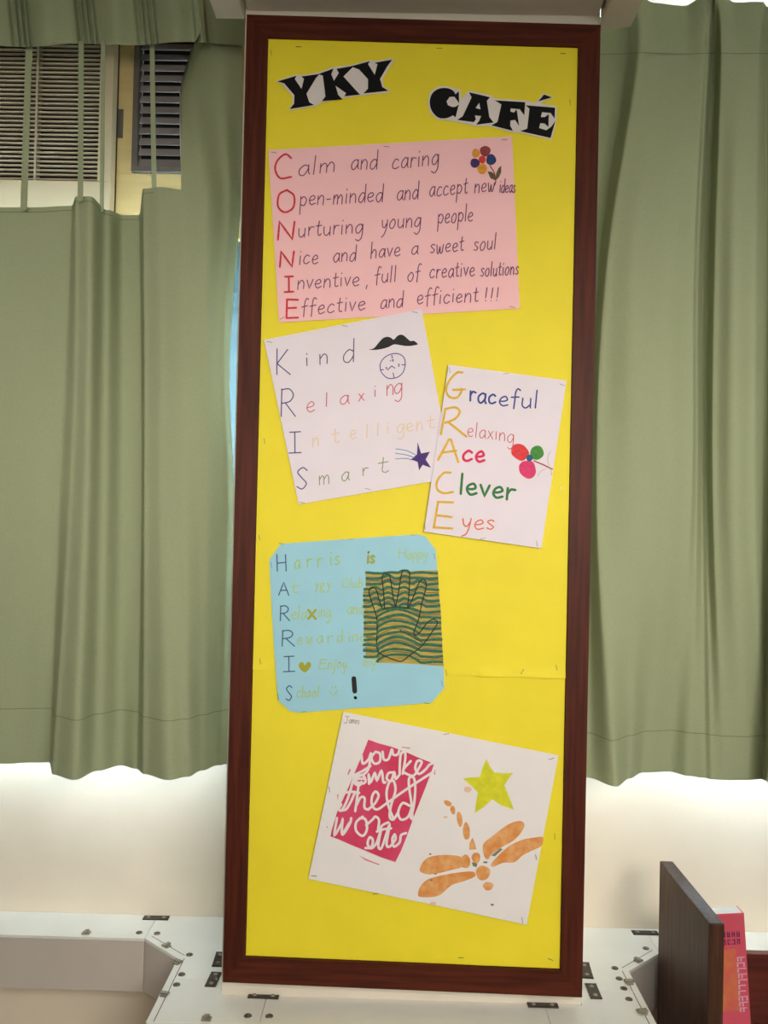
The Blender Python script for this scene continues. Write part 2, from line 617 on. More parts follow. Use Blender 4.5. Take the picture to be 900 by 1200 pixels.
def big(ch, x0, yt, x1, yb, slant=0.0):
    w, ls = G[ch]
    out = []
    for l in ls:
        q = [(x0 + gx / w * (x1 - x0) + slant * gy, yb - gy / 1.9 * (yb - yt)) for gx, gy in l]
        out.append(catmull(q, 6) if isinstance(l, list) else sub(q))
    return out


def zm(pts, x0, y0, k):
    return [(x0 + p[0] * k, y0 + p[1] * k) for p in pts]


def ell(cx, cy, rx, ry, rot=0.0, n=22, wob=0.04):
    r = math.radians(rot)
    out = []
    for i in range(n):
        t = 2 * math.pi * i / n
        f = 1 + wob * math.sin(3 * t + cx) + wob * 0.5 * math.sin(5 * t + cy)
        a, b = rx * f * math.cos(t), ry * f * math.sin(t)
        out.append((cx + a * math.cos(r) - b * math.sin(r), cy + a * math.sin(r) + b * math.cos(r)))
    return out


# ------------------------------------------------------------------ yellow lining sheets
YF = 0.0065


def Y_(side, z):
    x = side * (IW - .0008)
    return Vector((x, YF, z - SK * x))


lower_yellow = Sheet('poster_paper', 'plain yellow sheet lining the bottom third of the board below the seam', 'poster paper',
                     [Y_(-1, 1.304), Y_(1, 1.304), Y_(1, IZ0 + .0008), Y_(-1, IZ0 + .0008)], M['yellow'], YF, 0.0008, 3.0)
upper_yellow = Sheet('poster_paper', 'large yellow sheet lining the upper two thirds of the board', 'poster paper',
                     [Y_(-1, IZ1 - .0008), Y_(1, IZ1 - .0008), Y_(1, 1.2955), Y_(-1, 1.2905)], M['yellow'], YF - 0.0016, 0.0008, 1.0, curl=0.006)
upper_yellow.staples([(318, 62, 80), (350, 55, 0), (515, 57, 0), (660, 63, 0), (668, 120, 85), (304, 630, 80), (305, 775, 80),
                      (523, 788, 80), (612, 787, -60), (652, 782, 80), (655, 490, 80), (657, 572, 80), (310, 517, 80)])
lower_yellow.staples([(305, 1121, -20), (540, 1122, 0), (645, 1124, 20), (650, 980, 85)])

# ------------------------------------------------------------------ cut-out title letters
K1 = 150 / 900
t1 = Sheet('cutout_lettering', 'white-edged cutout of bold black capitals YKY at the board\'s top left', 'lettering',
           [(325, 62), (462, 62), (462, 130), (325, 130)], M['cut_white'], YF - 0.0034, 0.0, 0,
           poly=zm([(18, 211), (165, 163), (202, 170), (320, 148), (430, 110), (560, 95), (688, 60), (715, 70), (848, 48), (852, 62), (768, 195),
                    (785, 258), (824, 276), (814, 290), (620, 310), (500, 329), (340, 362), (300, 387), (108, 416), (136, 370),
                    (138, 316), (58, 228)], 320, 60, K1))
t1.fill('letter', [zm([(30, 213), (165, 173), (153, 196), (200, 265), (217, 196), (200, 178), (328, 160), (300, 192), (235, 300), (255, 360),
                       (290, 379), (118, 407), (148, 368), (150, 310), (78, 226)], 320, 60, K1)], M['black_print'])
t1.fill('letter', [zm([(316, 162), (425, 122), (410, 162), (428, 208), (462, 154), (446, 124), (570, 103), (495, 178), (585, 278), (612, 306),
                       (500, 318), (514, 296), (440, 244), (458, 308), (490, 340), (343, 352), (368, 318), (350, 172)], 320, 60, K1)], M['black_print'])
t1.fill('letter', [zm([(545, 107), (682, 70), (668, 92), (715, 166), (734, 92), (712, 82), (838, 60), (800, 112), (752, 196), (768, 252),
                       (812, 279), (635, 298), (667, 264), (668, 198), (606, 130)], 320, 60, K1)], M['black_print'])
K2 = 170 / 900
t2 = Sheet('cutout_lettering', 'white-edged cutout of bold black capitals CAFE at the board\'s top right', 'lettering',
           [(500, 100), (652, 100), (652, 163), (500, 163)], M['cut_white'], YF - 0.0034, 0.0, 0,
           poly=zm([(34, 160), (48, 95), (95, 62), (150, 58), (200, 70), (238, 82), (244, 140), (282, 90), (300, 86), (428, 116), (450, 135), (640, 148),
                    (832, 183), (832, 270), (803, 391), (605, 347), (560, 346), (420, 306), (335, 306), (210, 278), (150, 269),
                    (95, 266), (48, 222)], 495, 90, K2))
t2.fill('letter', [zm(catmull([(205, 108), (190, 86), (150, 70), (100, 75), (60, 105), (45, 160), (60, 215), (100, 254), (150, 257), (190, 240)], 4), 495, 90, K2)
                   + zm([(206, 252), (226, 172), (206, 186), (185, 188), (158, 176), (150, 152), (170, 125), (198, 124), (214, 145), (228, 165), (226, 90)], 495, 90, K2)],
        M['black_print'])
t2.fill('letter', [(zm([(288, 96), (420, 127), (400, 150), (415, 250), (442, 284), (333, 298), (352, 274), (364, 244), (326, 240), (332, 266),
                        (318, 282), (216, 268), (250, 245), (305, 128)], 495, 90, K2), [zm([(352, 162), (330, 194), (360, 202)], 495, 90, K2)])], M['black_print'])
t2.fill('letter', [zm([(448, 146), (638, 158), (632, 240), (604, 202), (548, 196), (545, 216), (568, 222), (585, 202), (600, 306), (575, 268), (546, 272), (545, 305),
                       (562, 336), (428, 302), (466, 280), (490, 172)], 495, 90, K2)], M['black_print'])
t2.fill('letter', [zm([(640, 177), (823, 192), (820, 260), (795, 225), (742, 220), (735, 250), (760, 250), (784, 232), (782, 312), (758, 290), (732, 288), (724, 318),
                       (768, 332), (800, 310), (826, 272), (795, 380), (606, 338), (650, 322), (664, 198)], 495, 90, K2)], M['black_print'])
t3 = Sheet('cutout_lettering', 'small white-edged black accent mark cut out above the word CAFE', 'lettering',
           [(629, 109), (648, 109), (648, 121), (629, 121)], M['cut_white'], YF - 0.0034, 0.0, 0,
           poly=zm([(706, 156), (750, 101), (815, 126), (724, 164)], 495, 90, K2))
t3.fill('accent_mark', [zm([(718, 153), (755, 110), (803, 128)], 495, 90, K2)], M['black_print'])

# ------------------------------------------------------------------ pink sheet
pink = Sheet('paper_sheet', 'pink sheet of six handwritten lines with red initials and a small flower', 'poster',
             [(314.5, 176), (600, 160), (609, 361.5), (327, 378)], M['pink'], YF - 0.0036, 0.0012, 0.4)
red = ink('red crayon', (214, 50, 62), var=0.25, vscale=220)
pur = ink('dark purple pen', (108, 52, 92))
for ch, a, b, c, d in (('C', 321, 181, 343, 210), ('O', 324, 223, 347, 249), ('N', 324, 260, 347, 281), ('N', 326.5, 295, 346, 313),
                       ('I', 333, 324, 344, 342.5), ('E', 334.5, 351, 350, 373)):
    pink.ribbons('initial_letter', big(ch, a, b, c, d), 2.3, red)


def words(sheet, rows, m, w, xh, name='handwritten_word', slant=0.08, jit=0.03):
    for wd, x0, y0, x1, y1, *r in rows:
        sheet.ribbons(name, strokes(wd, x0, y0, x1, y1, r[0] if r else xh, slant, jit), w, m)


words(pink, [('alm', 349, 206, 393.5, 201), ('and', 411, 199.5, 442, 197.5), ('caring', 459, 198, 514, 193)], pur, 1.15, 11.5)
words(pink, [('pen-minded', 351, 241.5, 448.5, 236.5), ('and', 465, 234, 490, 233), ('accept', 503, 230.5, 547.5, 227), ('new', 555.6, 226, 579, 225, 10),
             ('ideas', 585, 226, 603.5, 226, 8.5)], pur, 1.15, 11.0)
words(pink, [('urturing', 349, 278, 425.4, 273), ('young', 446.7, 269, 493, 265), ('people', 512.7, 262, 554, 259)], pur, 1.15, 10.5)
words(pink, [('ice', 350, 310, 373, 309), ('and', 390, 308, 417, 305.5), ('have', 434, 303, 469, 300.5), ('a', 481.5, 299, 490, 298.5),
             ('sweet', 504, 297, 543, 294), ('soul', 555, 294, 581, 292)], pur, 1.15, 10)
words(pink, [('nventive', 348, 339.5, 421, 334.5), (',', 428, 335, 432, 335), ('full', 439, 332, 464, 330), ('of', 477, 330, 492, 328.5),
             ('creative', 503, 326, 556, 323.5), ('solutions', 563, 324, 607.5, 322, 9)], pur, 1.15, 10)
words(pink, [('ffective', 353, 369, 428, 363), ('and', 445.6, 361.5, 472, 359.5), ('efficient', 488, 357, 560, 353), ('!!!', 567, 353, 585, 352, 8)], pur, 1.15, 10)
fl = [(x, y) for x, y in ()]
KF = 85 / 900


def fz(p):
    return zm(p, 535, 160, KF)


stem = pink.ribbons('flower_stem', [catmull(fz([(410, 360), (450, 420), (475, 480), (485, 560), (470, 610)]), 5)], 1.2, ink('reddish stem', (150, 50, 60)))
for c, p in (((224, 150, 48), ell(240, 212, 50, 55)), ((150, 58, 58), ell(355, 185, 66, 66)), ((38, 58, 110), ell(428, 290, 62, 68)),
             ((62, 36, 100), ell(228, 333, 58, 58)), ((226, 152, 40), ell(318, 405, 62, 66))):
    pink.fill('petal', [fz(p)], ink('petal %d %d' % (c[0], c[1]), c, var=0.15, vscale=260), lift=0.0005, label='small round pencil-coloured flower petal')
pink.fill('flower_center', [fz(ell(318, 290, 44, 48))], ink('flower red', (214, 52, 46), var=0.1, vscale=200), lift=0.0007)
for p in ([(482, 548), (420, 520), (382, 435), (430, 440), (470, 470)], [(484, 548), (490, 460), (520, 395), (555, 362), (552, 450), (525, 510)]):
    pink.fill('leaf', [fz(p)], ink('leaf green brown', (92, 84, 48), var=0.3, vscale=220), lift=0.0005)
pink.staples([(321, 179, 8), (591, 164, 0), (453, 172, 4), (331, 373, -30), (600, 360, 10)])

# ------------------------------------------------------------------ white sheet with a moustache
kris = Sheet('paper_sheet', 'white tilted sheet with a black moustache, round face and purple shooting star', 'poster',
             [(309.5, 398.5), (494, 362), (531, 560), (350, 591)], M['lilac_white'], YF - 0.0060, 0.0014, 2.2)
navy = ink('navy ballpoint pen', (66, 74, 128))
for ch, a, b, c, d, s_ in (('K', 323, 409, 341, 439, 0), ('R', 328, 456, 347, 488, 0), ('I', 338, 506, 353, 531, 0), ('S', 347, 548, 361, 573, 0)):
    kris.ribbons('initial_letter', big(ch, a, b, c, d), 1.3, navy)


def letters(sheet, seq, m, w, name='handwritten_letter'):
    for ch, x0, x1, base, xh in seq:
        sheet.ribbons(name, strokes(ch, x0, base, x1, base - (x1 - x0) * 0.12, xh, 0.0, 0.025), w, m)


letters(kris, [('i', 358, 361.5, 429, 9), ('n', 374, 385, 427, 11.5), ('d', 401, 416, 425.5, 14)], ink('dark slate pen', (84, 80, 112)), 1.2)
letters(kris, [('e', 359, 369.5, 483.5, 11.5), ('l', 381, 385, 476.5, 8.5), ('a', 398, 409, 474.5, 10), ('x', 420, 427, 470, 8), ('i', 438, 441.5, 465, 8),
               ('n', 452.5, 462, 464, 12), ('g', 461.5, 472, 462, 11.5)], ink('faint red pen', (206, 96, 112)), 1.15)
letters(kris, [('n', 366, 374.5, 524, 10), ('t', 389, 398, 519.5, 10), ('e', 410, 418, 515, 10), ('l', 428.5, 432, 513.5, 8), ('l', 441, 445, 511, 8),
               ('i', 453, 456, 508, 8), ('g', 465, 474, 507, 9.5), ('e', 476, 484, 506, 9.5), ('n', 488, 496, 505, 10), ('t', 500.5, 509.5, 502, 9)],
        ink('faint yellow pencil', (232, 208, 176)), 1.3)
letters(kris, [('m', 373.5, 387, 568.5, 10.5), ('a', 400, 409.5, 563.5, 10), ('r', 424.5, 432, 557.5, 9), ('t', 443.5, 455, 554.5, 11)],
        ink('grey green pencil', (138, 148, 112)), 1.15)
kris.fill('moustache_drawing', [zm(catmull([(105, 268), (160, 255), (205, 205), (255, 150), (300, 133), (340, 140), (372, 162), (410, 125), (445, 110), (480, 120),
                                            (520, 155), (550, 178), (585, 175), (627, 210), (590, 222), (520, 230), (450, 222), (395, 212), (360, 218),
                                            (320, 240), (260, 258), (190, 270)], 3, True), 420, 380, 100 / 900)], ink('black marker', (22, 20, 24)))


def mz(p):
    return zm(p, 420, 380, 100 / 900)


kris.ribbons('face_drawing', [catmull(mz([(228, 430), (250, 380), (300, 335), (370, 310), (430, 315), (475, 345), (493, 395), (488, 460), (465, 515), (420, 555), (360, 572),
                                          (310, 568), (265, 535), (235, 490), (228, 430)]), 4),
                              sub(mz([(352, 325), (358, 362)])), sub(mz([(455, 428), (492, 428)])), sub(mz([(235, 482), (268, 480)])), sub(mz([(365, 510), (378, 568)])),
                              sub(mz([(305, 485), (352, 440), (388, 466)])), sub(mz([(338, 378), (340, 392)])), catmull(mz([(355, 378), (366, 374), (360, 388), (372, 390)]), 3),
                              catmull(mz([(420, 420), (430, 424), (425, 440), (428, 450)]), 3), catmull(mz([(285, 460), (298, 458), (296, 476)]), 3)],
             1.1, ink('violet pen', (88, 70, 140)))
K4 = 230 / 900


def kz(p):
    return zm(p, 300, 350, K4)


kris.ribbons('star_trail', [catmull(kz([(640, 689), (690, 697), (732, 716)]), 4), catmull(kz([(638, 709), (690, 717), (726, 729)]), 4),
                            catmull(kz([(638, 735), (690, 733), (716, 741)]), 4)], 1.0, ink('sky blue pen', (110, 150, 190)))
kris.fill('star_drawing', [kz([(741, 658), (757, 710), (797, 702), (778, 738), (803, 776), (764, 762), (748, 788), (741, 749), (711, 737), (738, 714)])],
          ink('purple marker', (70, 36, 116), var=0.15, vscale=200))
kris.staples([(316, 401, 10), (404, 382, 10), (486, 366, 10), (354, 589, 8), (431, 573, 10), (514, 527, 80)])

# ------------------------------------------------------------------ white sheet with a three-petal flower
grace = Sheet('paper_sheet', 'white sheet with ochre capitals and a three-petal coloured flower', 'poster',
              [(525.5, 427.5), (664, 446), (634.5, 642.5), (497, 623)], M['lilac_white'], YF - 0.0086, 0.0013, 4.1)
K5 = 200 / 900


def gz(p):
    return zm(p, 480, 410, K5)


och = ink('ochre marker', (224, 176, 48), var=0.08, vscale=150)
for ls in ([catmull(gz([(278, 120), (248, 122), (208, 165), (192, 215), (212, 250), (250, 252), (272, 222), (272, 208)]), 5), sub(gz([(228, 212), (292, 210)]))],
           [sub(gz([(188, 312), (165, 445)])), catmull(gz([(190, 312), (240, 304), (264, 328), (238, 365), (188, 385)]), 5), sub(gz([(205, 382), (300, 458)]))],
           [sub(gz([(150, 580), (207, 474), (218, 474), (256, 592)])), sub(gz([(172, 542), (245, 532)]))],
           [catmull(gz([(216, 648), (180, 650), (146, 690), (146, 735), (180, 756), (228, 750)]), 5)],
           [sub(gz([(150, 803), (128, 936), (225, 942)])), sub(gz([(148, 802), (228, 805)])), sub(gz([(140, 872), (222, 882)]))]):
    grace.ribbons('initial_letter', ls, 2.6, och)
words(grace, [('rac', 549.6, 470, 581, 474, 11)], ink('blue marker', (44, 66, 140)), 2.2, 11)
words(grace, [('eful', 584, 475, 630, 479, 11)], ink('blue marker', (44, 66, 140)), 1.7, 11)
words(grace, [('elaxing', 547, 511, 602, 519, 9.5)], ink('thin red pen', (204, 92, 92)), 1.0, 10)
words(grace, [('ce', 541.5, 540, 568, 541, 11.5)], ink('magenta marker', (222, 36, 92)), 3.0, 11)
words(grace, [('lever', 537.5, 578, 603, 585.5, 12.5)], ink('green marker', (46, 122, 62)), 3.0, 12)
words(grace, [('yes', 540.5, 619, 579, 620.5, 11)], ink('orange pen', (224, 112, 78)), 1.6, 11)
KG = 70 / 900


def gf(p):
    return zm(p, 590, 500, KG)


grace.ribbons('flower_stem', [sub(gf([(455, 515), (600, 575), (735, 642)]))], 1.6, ink('rust stem', (176, 84, 62)))
grace.fill('petal', [gf(catmull([(150, 280), (210, 258), (290, 275), (350, 330), (385, 400), (360, 460), (310, 505), (250, 512), (170, 465), (120, 410), (120, 330)], 3, True))],
           ink('red marker', (222, 52, 58), var=0.12, vscale=150), label='red petal')
grace.fill('petal', [gf(catmull([(400, 400), (430, 320), (510, 285), (570, 310), (606, 390), (590, 450), (520, 498), (445, 490), (415, 450)], 3, True))],
           ink('leaf green marker', (66, 140, 48), var=0.15, vscale=150), label='green petal')
grace.fill('petal', [gf(catmull([(290, 525), (360, 515), (440, 530), (475, 600), (488, 690), (450, 760), (390, 785), (330, 770), (250, 700), (232, 610), (250, 560)], 3, True))],
           ink('deep pink marker', (222, 52, 110), var=0.1, vscale=150), label='pink petal')
grace.fill('flower_center', [gf(ell(392, 472, 50, 52))], ink('teal marker', (24, 92, 130)), lift=0.0006, label='teal flower centre')
grace.ribbons('leaf_outline', [catmull(gf([(712, 372), (672, 440), (668, 520), (692, 600)]), 4), catmull(gf([(520, 748), (545, 690), (590, 655), (640, 640)]), 4)], 0.8,
              ink('faint grey pencil', (196, 184, 196)))
grace.staples([(527, 434, 80), (593, 438, -8), (659, 451, 20), (498, 617, 80), (566, 631, -10), (629, 637, 80), (646, 554, 80)])

# ------------------------------------------------------------------ blue sheet with a hand
K6 = 240 / 900


def bz(p):
    return zm(p, 300, 610, K6)


blue = Sheet('paper_sheet', 'light blue sheet with cut corners and a striped green hand drawing', 'poster',
             [(316, 627), (512, 627), (521, 832), (324, 834)], M['blue_paper'], YF - 0.0036, 0.0, 0,
             poly=bz([(58, 172), (110, 102), (250, 92), (420, 80), (600, 68), (712, 61), (745, 70), (790, 128), (800, 250), (815, 480), (829, 735), (772, 800),
                      (600, 815), (400, 828), (190, 844), (150, 838), (97, 790), (82, 600), (70, 400)]))
db = ink('dark blue pen', (62, 84, 128))
for ch, a, b, c, d in (('H', 88, 150, 137, 222), ('A', 98, 272, 146, 328), ('R', 103, 375, 150, 440), ('R', 110, 483, 172, 552), ('I', 118, 596, 170, 664),
                       ('S', 130, 726, 160, 790)):
    (p0, p1) = bz([(a, b), (c, d)])
    blue.ribbons('initial_letter', big(ch, p0[0], p0[1], p1[0], p1[1]), 1.3, db)
lime = ink('yellow green pencil', (176, 204, 140))
olive = ink('olive marker', (166, 166, 40))


def brow(word, x0, y0, x1, y1, xh):
    p = bz([(x0, y0), (x1, y1)])
    return (word, p[0][0], p[0][1], p[1][0], p[1][1], xh * K6)


letters(blue, [(ch, 300 + a * K6, 300 + (a + 24) * K6, 610 + b * K6, 36 * K6) for ch, a, b in
               (('a', 170, 211), ('r', 222, 206), ('r', 268, 202), ('i', 318, 197), ('s', 345, 195))], ink('lime pencil', (168, 200, 122)), 1.5)
words(blue, [brow('is', 487, 188, 520, 186, 32)], ink('olive pencil', (160, 168, 66)), 2.6, 10)
words(blue, [brow('H', 625, 165, 660, 164, 22), brow('appy', 665, 168, 752, 166, 26)], lime, 1.2, 10)
words(blue, [brow('t', 152, 318, 186, 316, 28), brow('YKY', 255, 316, 330, 316, 23), brow('C', 376, 293, 405, 292, 20), brow('lub', 412, 294, 470, 293, 24)], lime, 1.3, 10)
words(blue, [brow('ela', 155, 434, 222, 432, 32), brow('ing', 272, 424, 328, 424, 30), brow('and', 402, 411, 470, 408, 28)], lime, 1.3, 10)
blue.ribbons('bold_letter', [sub(bz([(230, 393), (262, 432)])), sub(bz([(262, 393), (230, 432)]))], 2.8, olive)
letters(blue, [(ch, 300 + a * K6, 300 + (a + 26) * K6, 610 + b * K6, 28 * K6) for ch, a, b in
               (('e', 180, 543), ('w', 222, 541), ('a', 268, 539), ('r', 312, 537), ('d', 356, 535), ('i', 398, 533), ('n', 424, 532), ('g', 456, 530))], lime, 1.3)
words(blue, [brow('E', 276, 652, 310, 651, 22), brow('njoy', 314, 652, 398, 648, 26), brow('my', 472, 640, 525, 640, 26)], lime, 1.3, 10)
words(blue, [brow('chool', 178, 778, 275, 775, 26)], lime, 1.4, 10)
blue.fill('heart_drawing', [bz(catmull([(215, 636), (205, 622), (190, 628), (190, 645), (215, 668), (240, 642), (240, 626), (226, 622)], 3, True))], olive)
blue.ribbons('smiley_drawing', [sub(bz([(334, 728), (335, 738)])), sub(bz([(350, 726), (351, 736)])), catmull(bz([(322, 748), (340, 766), (358, 748)]), 5)], 1.2, lime)
blue.ribbons('exclamation_mark', [sub(bz([(430, 694), (434, 750)])), sub(bz([(436, 778), (438, 779)]))], [5.6, 3.6], ink('black marker', (22, 20, 24)))

KH = 120 / 900


def hz(p):
    return zm(p, 410, 650, KH)


hand_bg = blue.fill('hand_drawing', [hz([(140, 160), (400, 147), (775, 136), (780, 300), (800, 500), (812, 800), (825, 980), (640, 968), (470, 956), (240, 950), (235, 920), (142, 916),
                                         (136, 800), (122, 700), (130, 500), (118, 330), (140, 285)])],
                    ink('olive crayon', (178, 158, 76), var=0.3, vscale=70, vstretch=(0.3, 1, 3)))
hand_pts = hz([(255, 862), (235, 800), (240, 650), (235, 550), (200, 440), (170, 345), (176, 303), (205, 288), (235, 312), (255, 390), (283, 468)])


def inpalm(x, y):
    return 245 < x < 640 and 480 < y < 930


G1, G2, O1, T1 = [], [], [], []
k = 0
yy = 160.0
while yy < 962:
    q = []
    xl = 140 if yy < 285 else (118 if yy < 900 else 240)
    xr = 775 + (yy - 136) * 0.057
    nx = 46
    ph = random.uniform(0, 6)
    for i in range(nx + 1):
        x = xl + random.uniform(-5, 5) * (i in (0, nx)) + (xr - xl) * i / nx
        y = yy + 4 * math.sin(i * 0.35 + ph) + random.uniform(-1.2, 1.2)
        # fingers: little arches
        for (fa, fb, top) in ((175, 270, 300), (285, 390, 180), (430, 525, 150), (560, 670, 230)):
            if fa < x < fb and top < yy < 470:
                t = (x - fa) / (fb - fa) * 2 - 1
                y -= 22 * (1 - t * t)
        if 470 < yy < 1000 and 240 < x < 640:
            t = (x - 420) / 200
            amp = 70 * min(1, (yy - 470) / 90.0 + 0.2)
            y -= amp * (1 - t * t) * (1 if abs(t) < 1 else 0)
        lo = 148 - (x - 140) * 0.02
        q.append((x, min(max(y, lo), 975 - max(0, (600 - x)) * 0.06)))
    (G1, O1, G2, T1)[k % 4].append(hz(q))
    k += 1
    yy += 24.5
dg = ink('dark green crayon', (40, 104, 74), var=0.25, vscale=160)
tg = ink('teal crayon', (44, 96, 96), var=0.25, vscale=160)
blue.ribbons('stripe_drawing', G1 + G2, 3.0, dg, lift=0.0005, parent=hand_bg, caps=False)
blue.ribbons('stripe_drawing', T1, 0.9, ink('brown crayon', (112, 84, 44)), lift=0.0005, parent=hand_bg, caps=False)
blue.ribbons('stripe_drawing', [[(x, y - 1.4) for x, y in l] for l in G2[::2] + G1[1::2]], 1.1, tg, lift=0.0006, parent=hand_bg, caps=False)
outl = [hand_pts,
        hz([(305, 468), (296, 330), (283, 205), (298, 172), (328, 168), (352, 192), (370, 300), (386, 400), (402, 458)]),
        hz([(402, 458), (428, 330), (450, 185), (468, 142), (492, 135), (515, 142), (526, 175), (520, 330), (508, 462)]),
        hz([(515, 468), (560, 365), (605, 252), (638, 218), (665, 235), (670, 285), (632, 430), (606, 560), (570, 660), (563, 690), (588, 706), (632, 660), (680, 598), (728, 569),
            (762, 580), (765, 612), (705, 705), (650, 782), (600, 830), (530, 880), (455, 936), (380, 920), (300, 888), (255, 862)]),
        hz([(288, 480), (400, 460), (520, 472)]), hz([(440, 660), (540, 720), (645, 775)])]
blue.ribbons('hand_outline', [catmull(o, 4) for o in outl], [1.3, 1.3, 1.3, 1.3, 0.9, 0.9], ink('black fine pen', (24, 26, 24)), lift=0.0007, parent=hand_bg)
blue.staples([(330, 637, 10), (411, 632, 0), (484, 627, 0), (318, 662, 80), (509, 652, 80), (518, 801, 80), (326, 816, 80), (356, 834, -4), (500, 824, 8)])

# ------------------------------------------------------------------ white sheet with prints
K7 = 340 / 900
james = Sheet('paper_sheet', 'white tilted sheet with a red print, yellow star and orange dragonfly', 'poster',
              [(402.4, 834), (654.5, 885), (617, 1083.5), (361.5, 1029.5)], M['white_paper'], YF - 0.0052, 0.0014, 5.3)
KR = 150 / 900


def rz(p):
    return zm(p, 370, 850, KR)


redp = james.fill('red_print', [rz([(370, 100), (440, 125), (540, 152), (640, 190), (720, 225), (832, 268), (815, 320), (770, 440), (690, 640), (640, 780), (600, 880), (560, 960), (455, 925),
                                    (350, 880), (250, 840), (160, 800), (104, 780), (112, 740), (150, 610), (215, 470), (268, 345), (330, 200)])],
                  ink('red print ink', (208, 36, 74), rgb2=(222, 76, 118), vscale=14, contrast=(0.3, 0.7)))
wht = ink('uninked paper', (238, 226, 228))
C_ = lambda p: catmull(rz(p), 5)
lines = [C_([(322, 210), (332, 268), (370, 240), (388, 195)]), C_([(388, 195), (372, 300), (335, 345), (290, 350), (250, 360), (330, 320), (385, 285)]),
         C_([(420, 185), (392, 225), (412, 268), (450, 255), (452, 200), (420, 185)]), C_([(470, 185), (480, 240), (512, 235), (535, 170), (545, 205), (575, 205), (590, 170)]),
         C_([(265, 375), (330, 350), (350, 395), (320, 410), (290, 400)]), C_([(375, 410), (372, 345), (388, 395), (415, 335), (430, 385), (462, 320), (475, 395), (490, 400)]),
         C_([(548, 330), (512, 335), (500, 375), (530, 390), (552, 330), (562, 375), (590, 345)]),
         C_([(590, 345), (592, 260), (600, 200), (625, 185), (630, 230), (612, 340)]), C_([(668, 250), (615, 315), (650, 345), (690, 350), (725, 300), (745, 255), (715, 250), (700, 300), (725, 340), (770, 310),
                                                                                            (800, 275), (832, 262)]),
         C_([(262, 385), (240, 470), (208, 555), (180, 598), (164, 588), (180, 555)]), C_([(182, 598), (215, 588), (245, 540), (272, 480)]), C_([(212, 472), (255, 466), (305, 474)]),
         C_([(345, 374), (290, 378), (275, 408), (308, 420), (322, 396)]), C_([(302, 400), (292, 500), (278, 602)]), C_([(282, 570), (316, 506), (344, 512), (342, 575), (368, 592)]),
         C_([(368, 592), (418, 545), (442, 492), (420, 464), (396, 500), (396, 560), (432, 590), (500, 545), (600, 474), (700, 406), (828, 324)]),
         C_([(150, 650), (132, 770), (180, 690), (190, 660), (185, 760), (240, 680)]), C_([(185, 690), (190, 765), (240, 690), (250, 650)]),
         C_([(330, 640), (285, 680), (285, 740), (330, 775), (360, 730), (350, 660), (310, 650)]), C_([(355, 700), (400, 660), (420, 640), (445, 665), (440, 735), (470, 700), (510, 680)]),
         C_([(545, 650), (510, 560), (498, 470), (520, 395), (550, 395), (560, 460), (530, 560), (520, 640), (545, 660), (580, 610)]),
         C_([(665, 565), (610, 545), (580, 610), (600, 660), (650, 640), (680, 560)]), C_([(668, 650), (690, 560), (700, 440), (690, 370), (660, 365), (655, 420), (675, 560), (680, 660)]),
         C_([(350, 860), (390, 855), (402, 805), (380, 785), (365, 830), (390, 862), (430, 820), (462, 720), (440, 840), (465, 855), (520, 690), (498, 830), (520, 850), (560, 800), (555, 765),
             (538, 800), (550, 850), (590, 820), (600, 770), (635, 755)]), C_([(430, 745), (480, 728), (530, 722)])]
james.ribbons('white_lettering', lines, 2.9, wht, lift=0.0005, parent=redp, label='white looping script in the red print')
for p in ([(222, 345), (240, 300), (246, 318), (230, 348)], [(600, 148), (670, 158), (660, 164), (610, 156)], [(300, 910), (360, 940), (450, 975), (445, 982), (350, 948)],
                                          [(825, 330), (842, 310), (838, 350)], [(76, 712), (84, 705), (82, 724)], [(150, 490), (160, 480), (156, 530)]):
    james.fill('ink_smudge', [rz(p)], ink('pale red smudge', (216, 120, 142)))
KS = 170 / 900


def sz(p):
    return zm(p, 480, 870, KS)


james.fill('star_print', [sz([(476, 102), (500, 150), (524, 186), (580, 190), (640, 188), (612, 225), (588, 265), (618, 340), (646, 416), (570, 390), (512, 352), (460, 400), (404, 438), (412, 370), (424, 308),
                              (380, 265), (330, 222), (390, 215), (436, 212), (450, 160)])],
           ink('yellow print ink', (226, 222, 36), rgb2=(208, 206, 30), vscale=60))
org = ink('orange print ink', (222, 140, 66), rgb2=(234, 176, 116), vscale=55, contrast=(0.38, 0.66))
dr = james.fill('dragonfly_print', [sz(ell(412, 715, 27, 34)), sz(ell(345, 738, 32, 42)), sz(ell(455, 808, 44, 46)), sz(ell(487, 890, 32, 26))], org)
for p in ([(455, 632), (500, 590), (545, 555), (600, 515), (650, 492), (695, 488), (712, 515), (690, 560), (640, 610), (560, 655), (510, 690), (486, 725), (462, 702)],
          [(505, 752), (560, 690), (620, 640), (700, 602), (770, 590), (826, 586), (818, 640), (760, 670), (700, 700), (650, 742), (580, 745), (520, 770)],
          [(62, 792), (80, 745), (118, 712), (200, 697), (300, 702), (332, 725), (325, 772), (260, 790), (200, 806), (120, 818), (80, 808)],
          [(52, 945), (65, 895), (110, 850), (190, 826), (300, 806), (392, 800), (405, 830), (330, 862), (260, 885), (190, 945), (130, 960), (70, 958)]):
    james.fill('wing', [sz(catmull(p, 3, True))], org, parent=dr, lift=0.0004)
for p in (ell(237, 376, 26, 16, 30), ell(268, 418, 15, 28, -10), ell(310, 475, 17, 48, -8), ell(352, 550, 22, 54, -3), [(390, 588), (405, 625), (414, 662), (370, 664), (372, 625)]):
    james.fill('tail_segment', [sz(p)], org, parent=dr, lift=0.0004)
for p in ([(505, 700), (560, 655), (578, 660), (530, 705)], [(385, 740), (420, 750), (415, 772), (392, 765)]):
    james.fill('ink_smudge', [sz(p)], ink('grey green smudge', (128, 128, 104)), lift=0.0006)
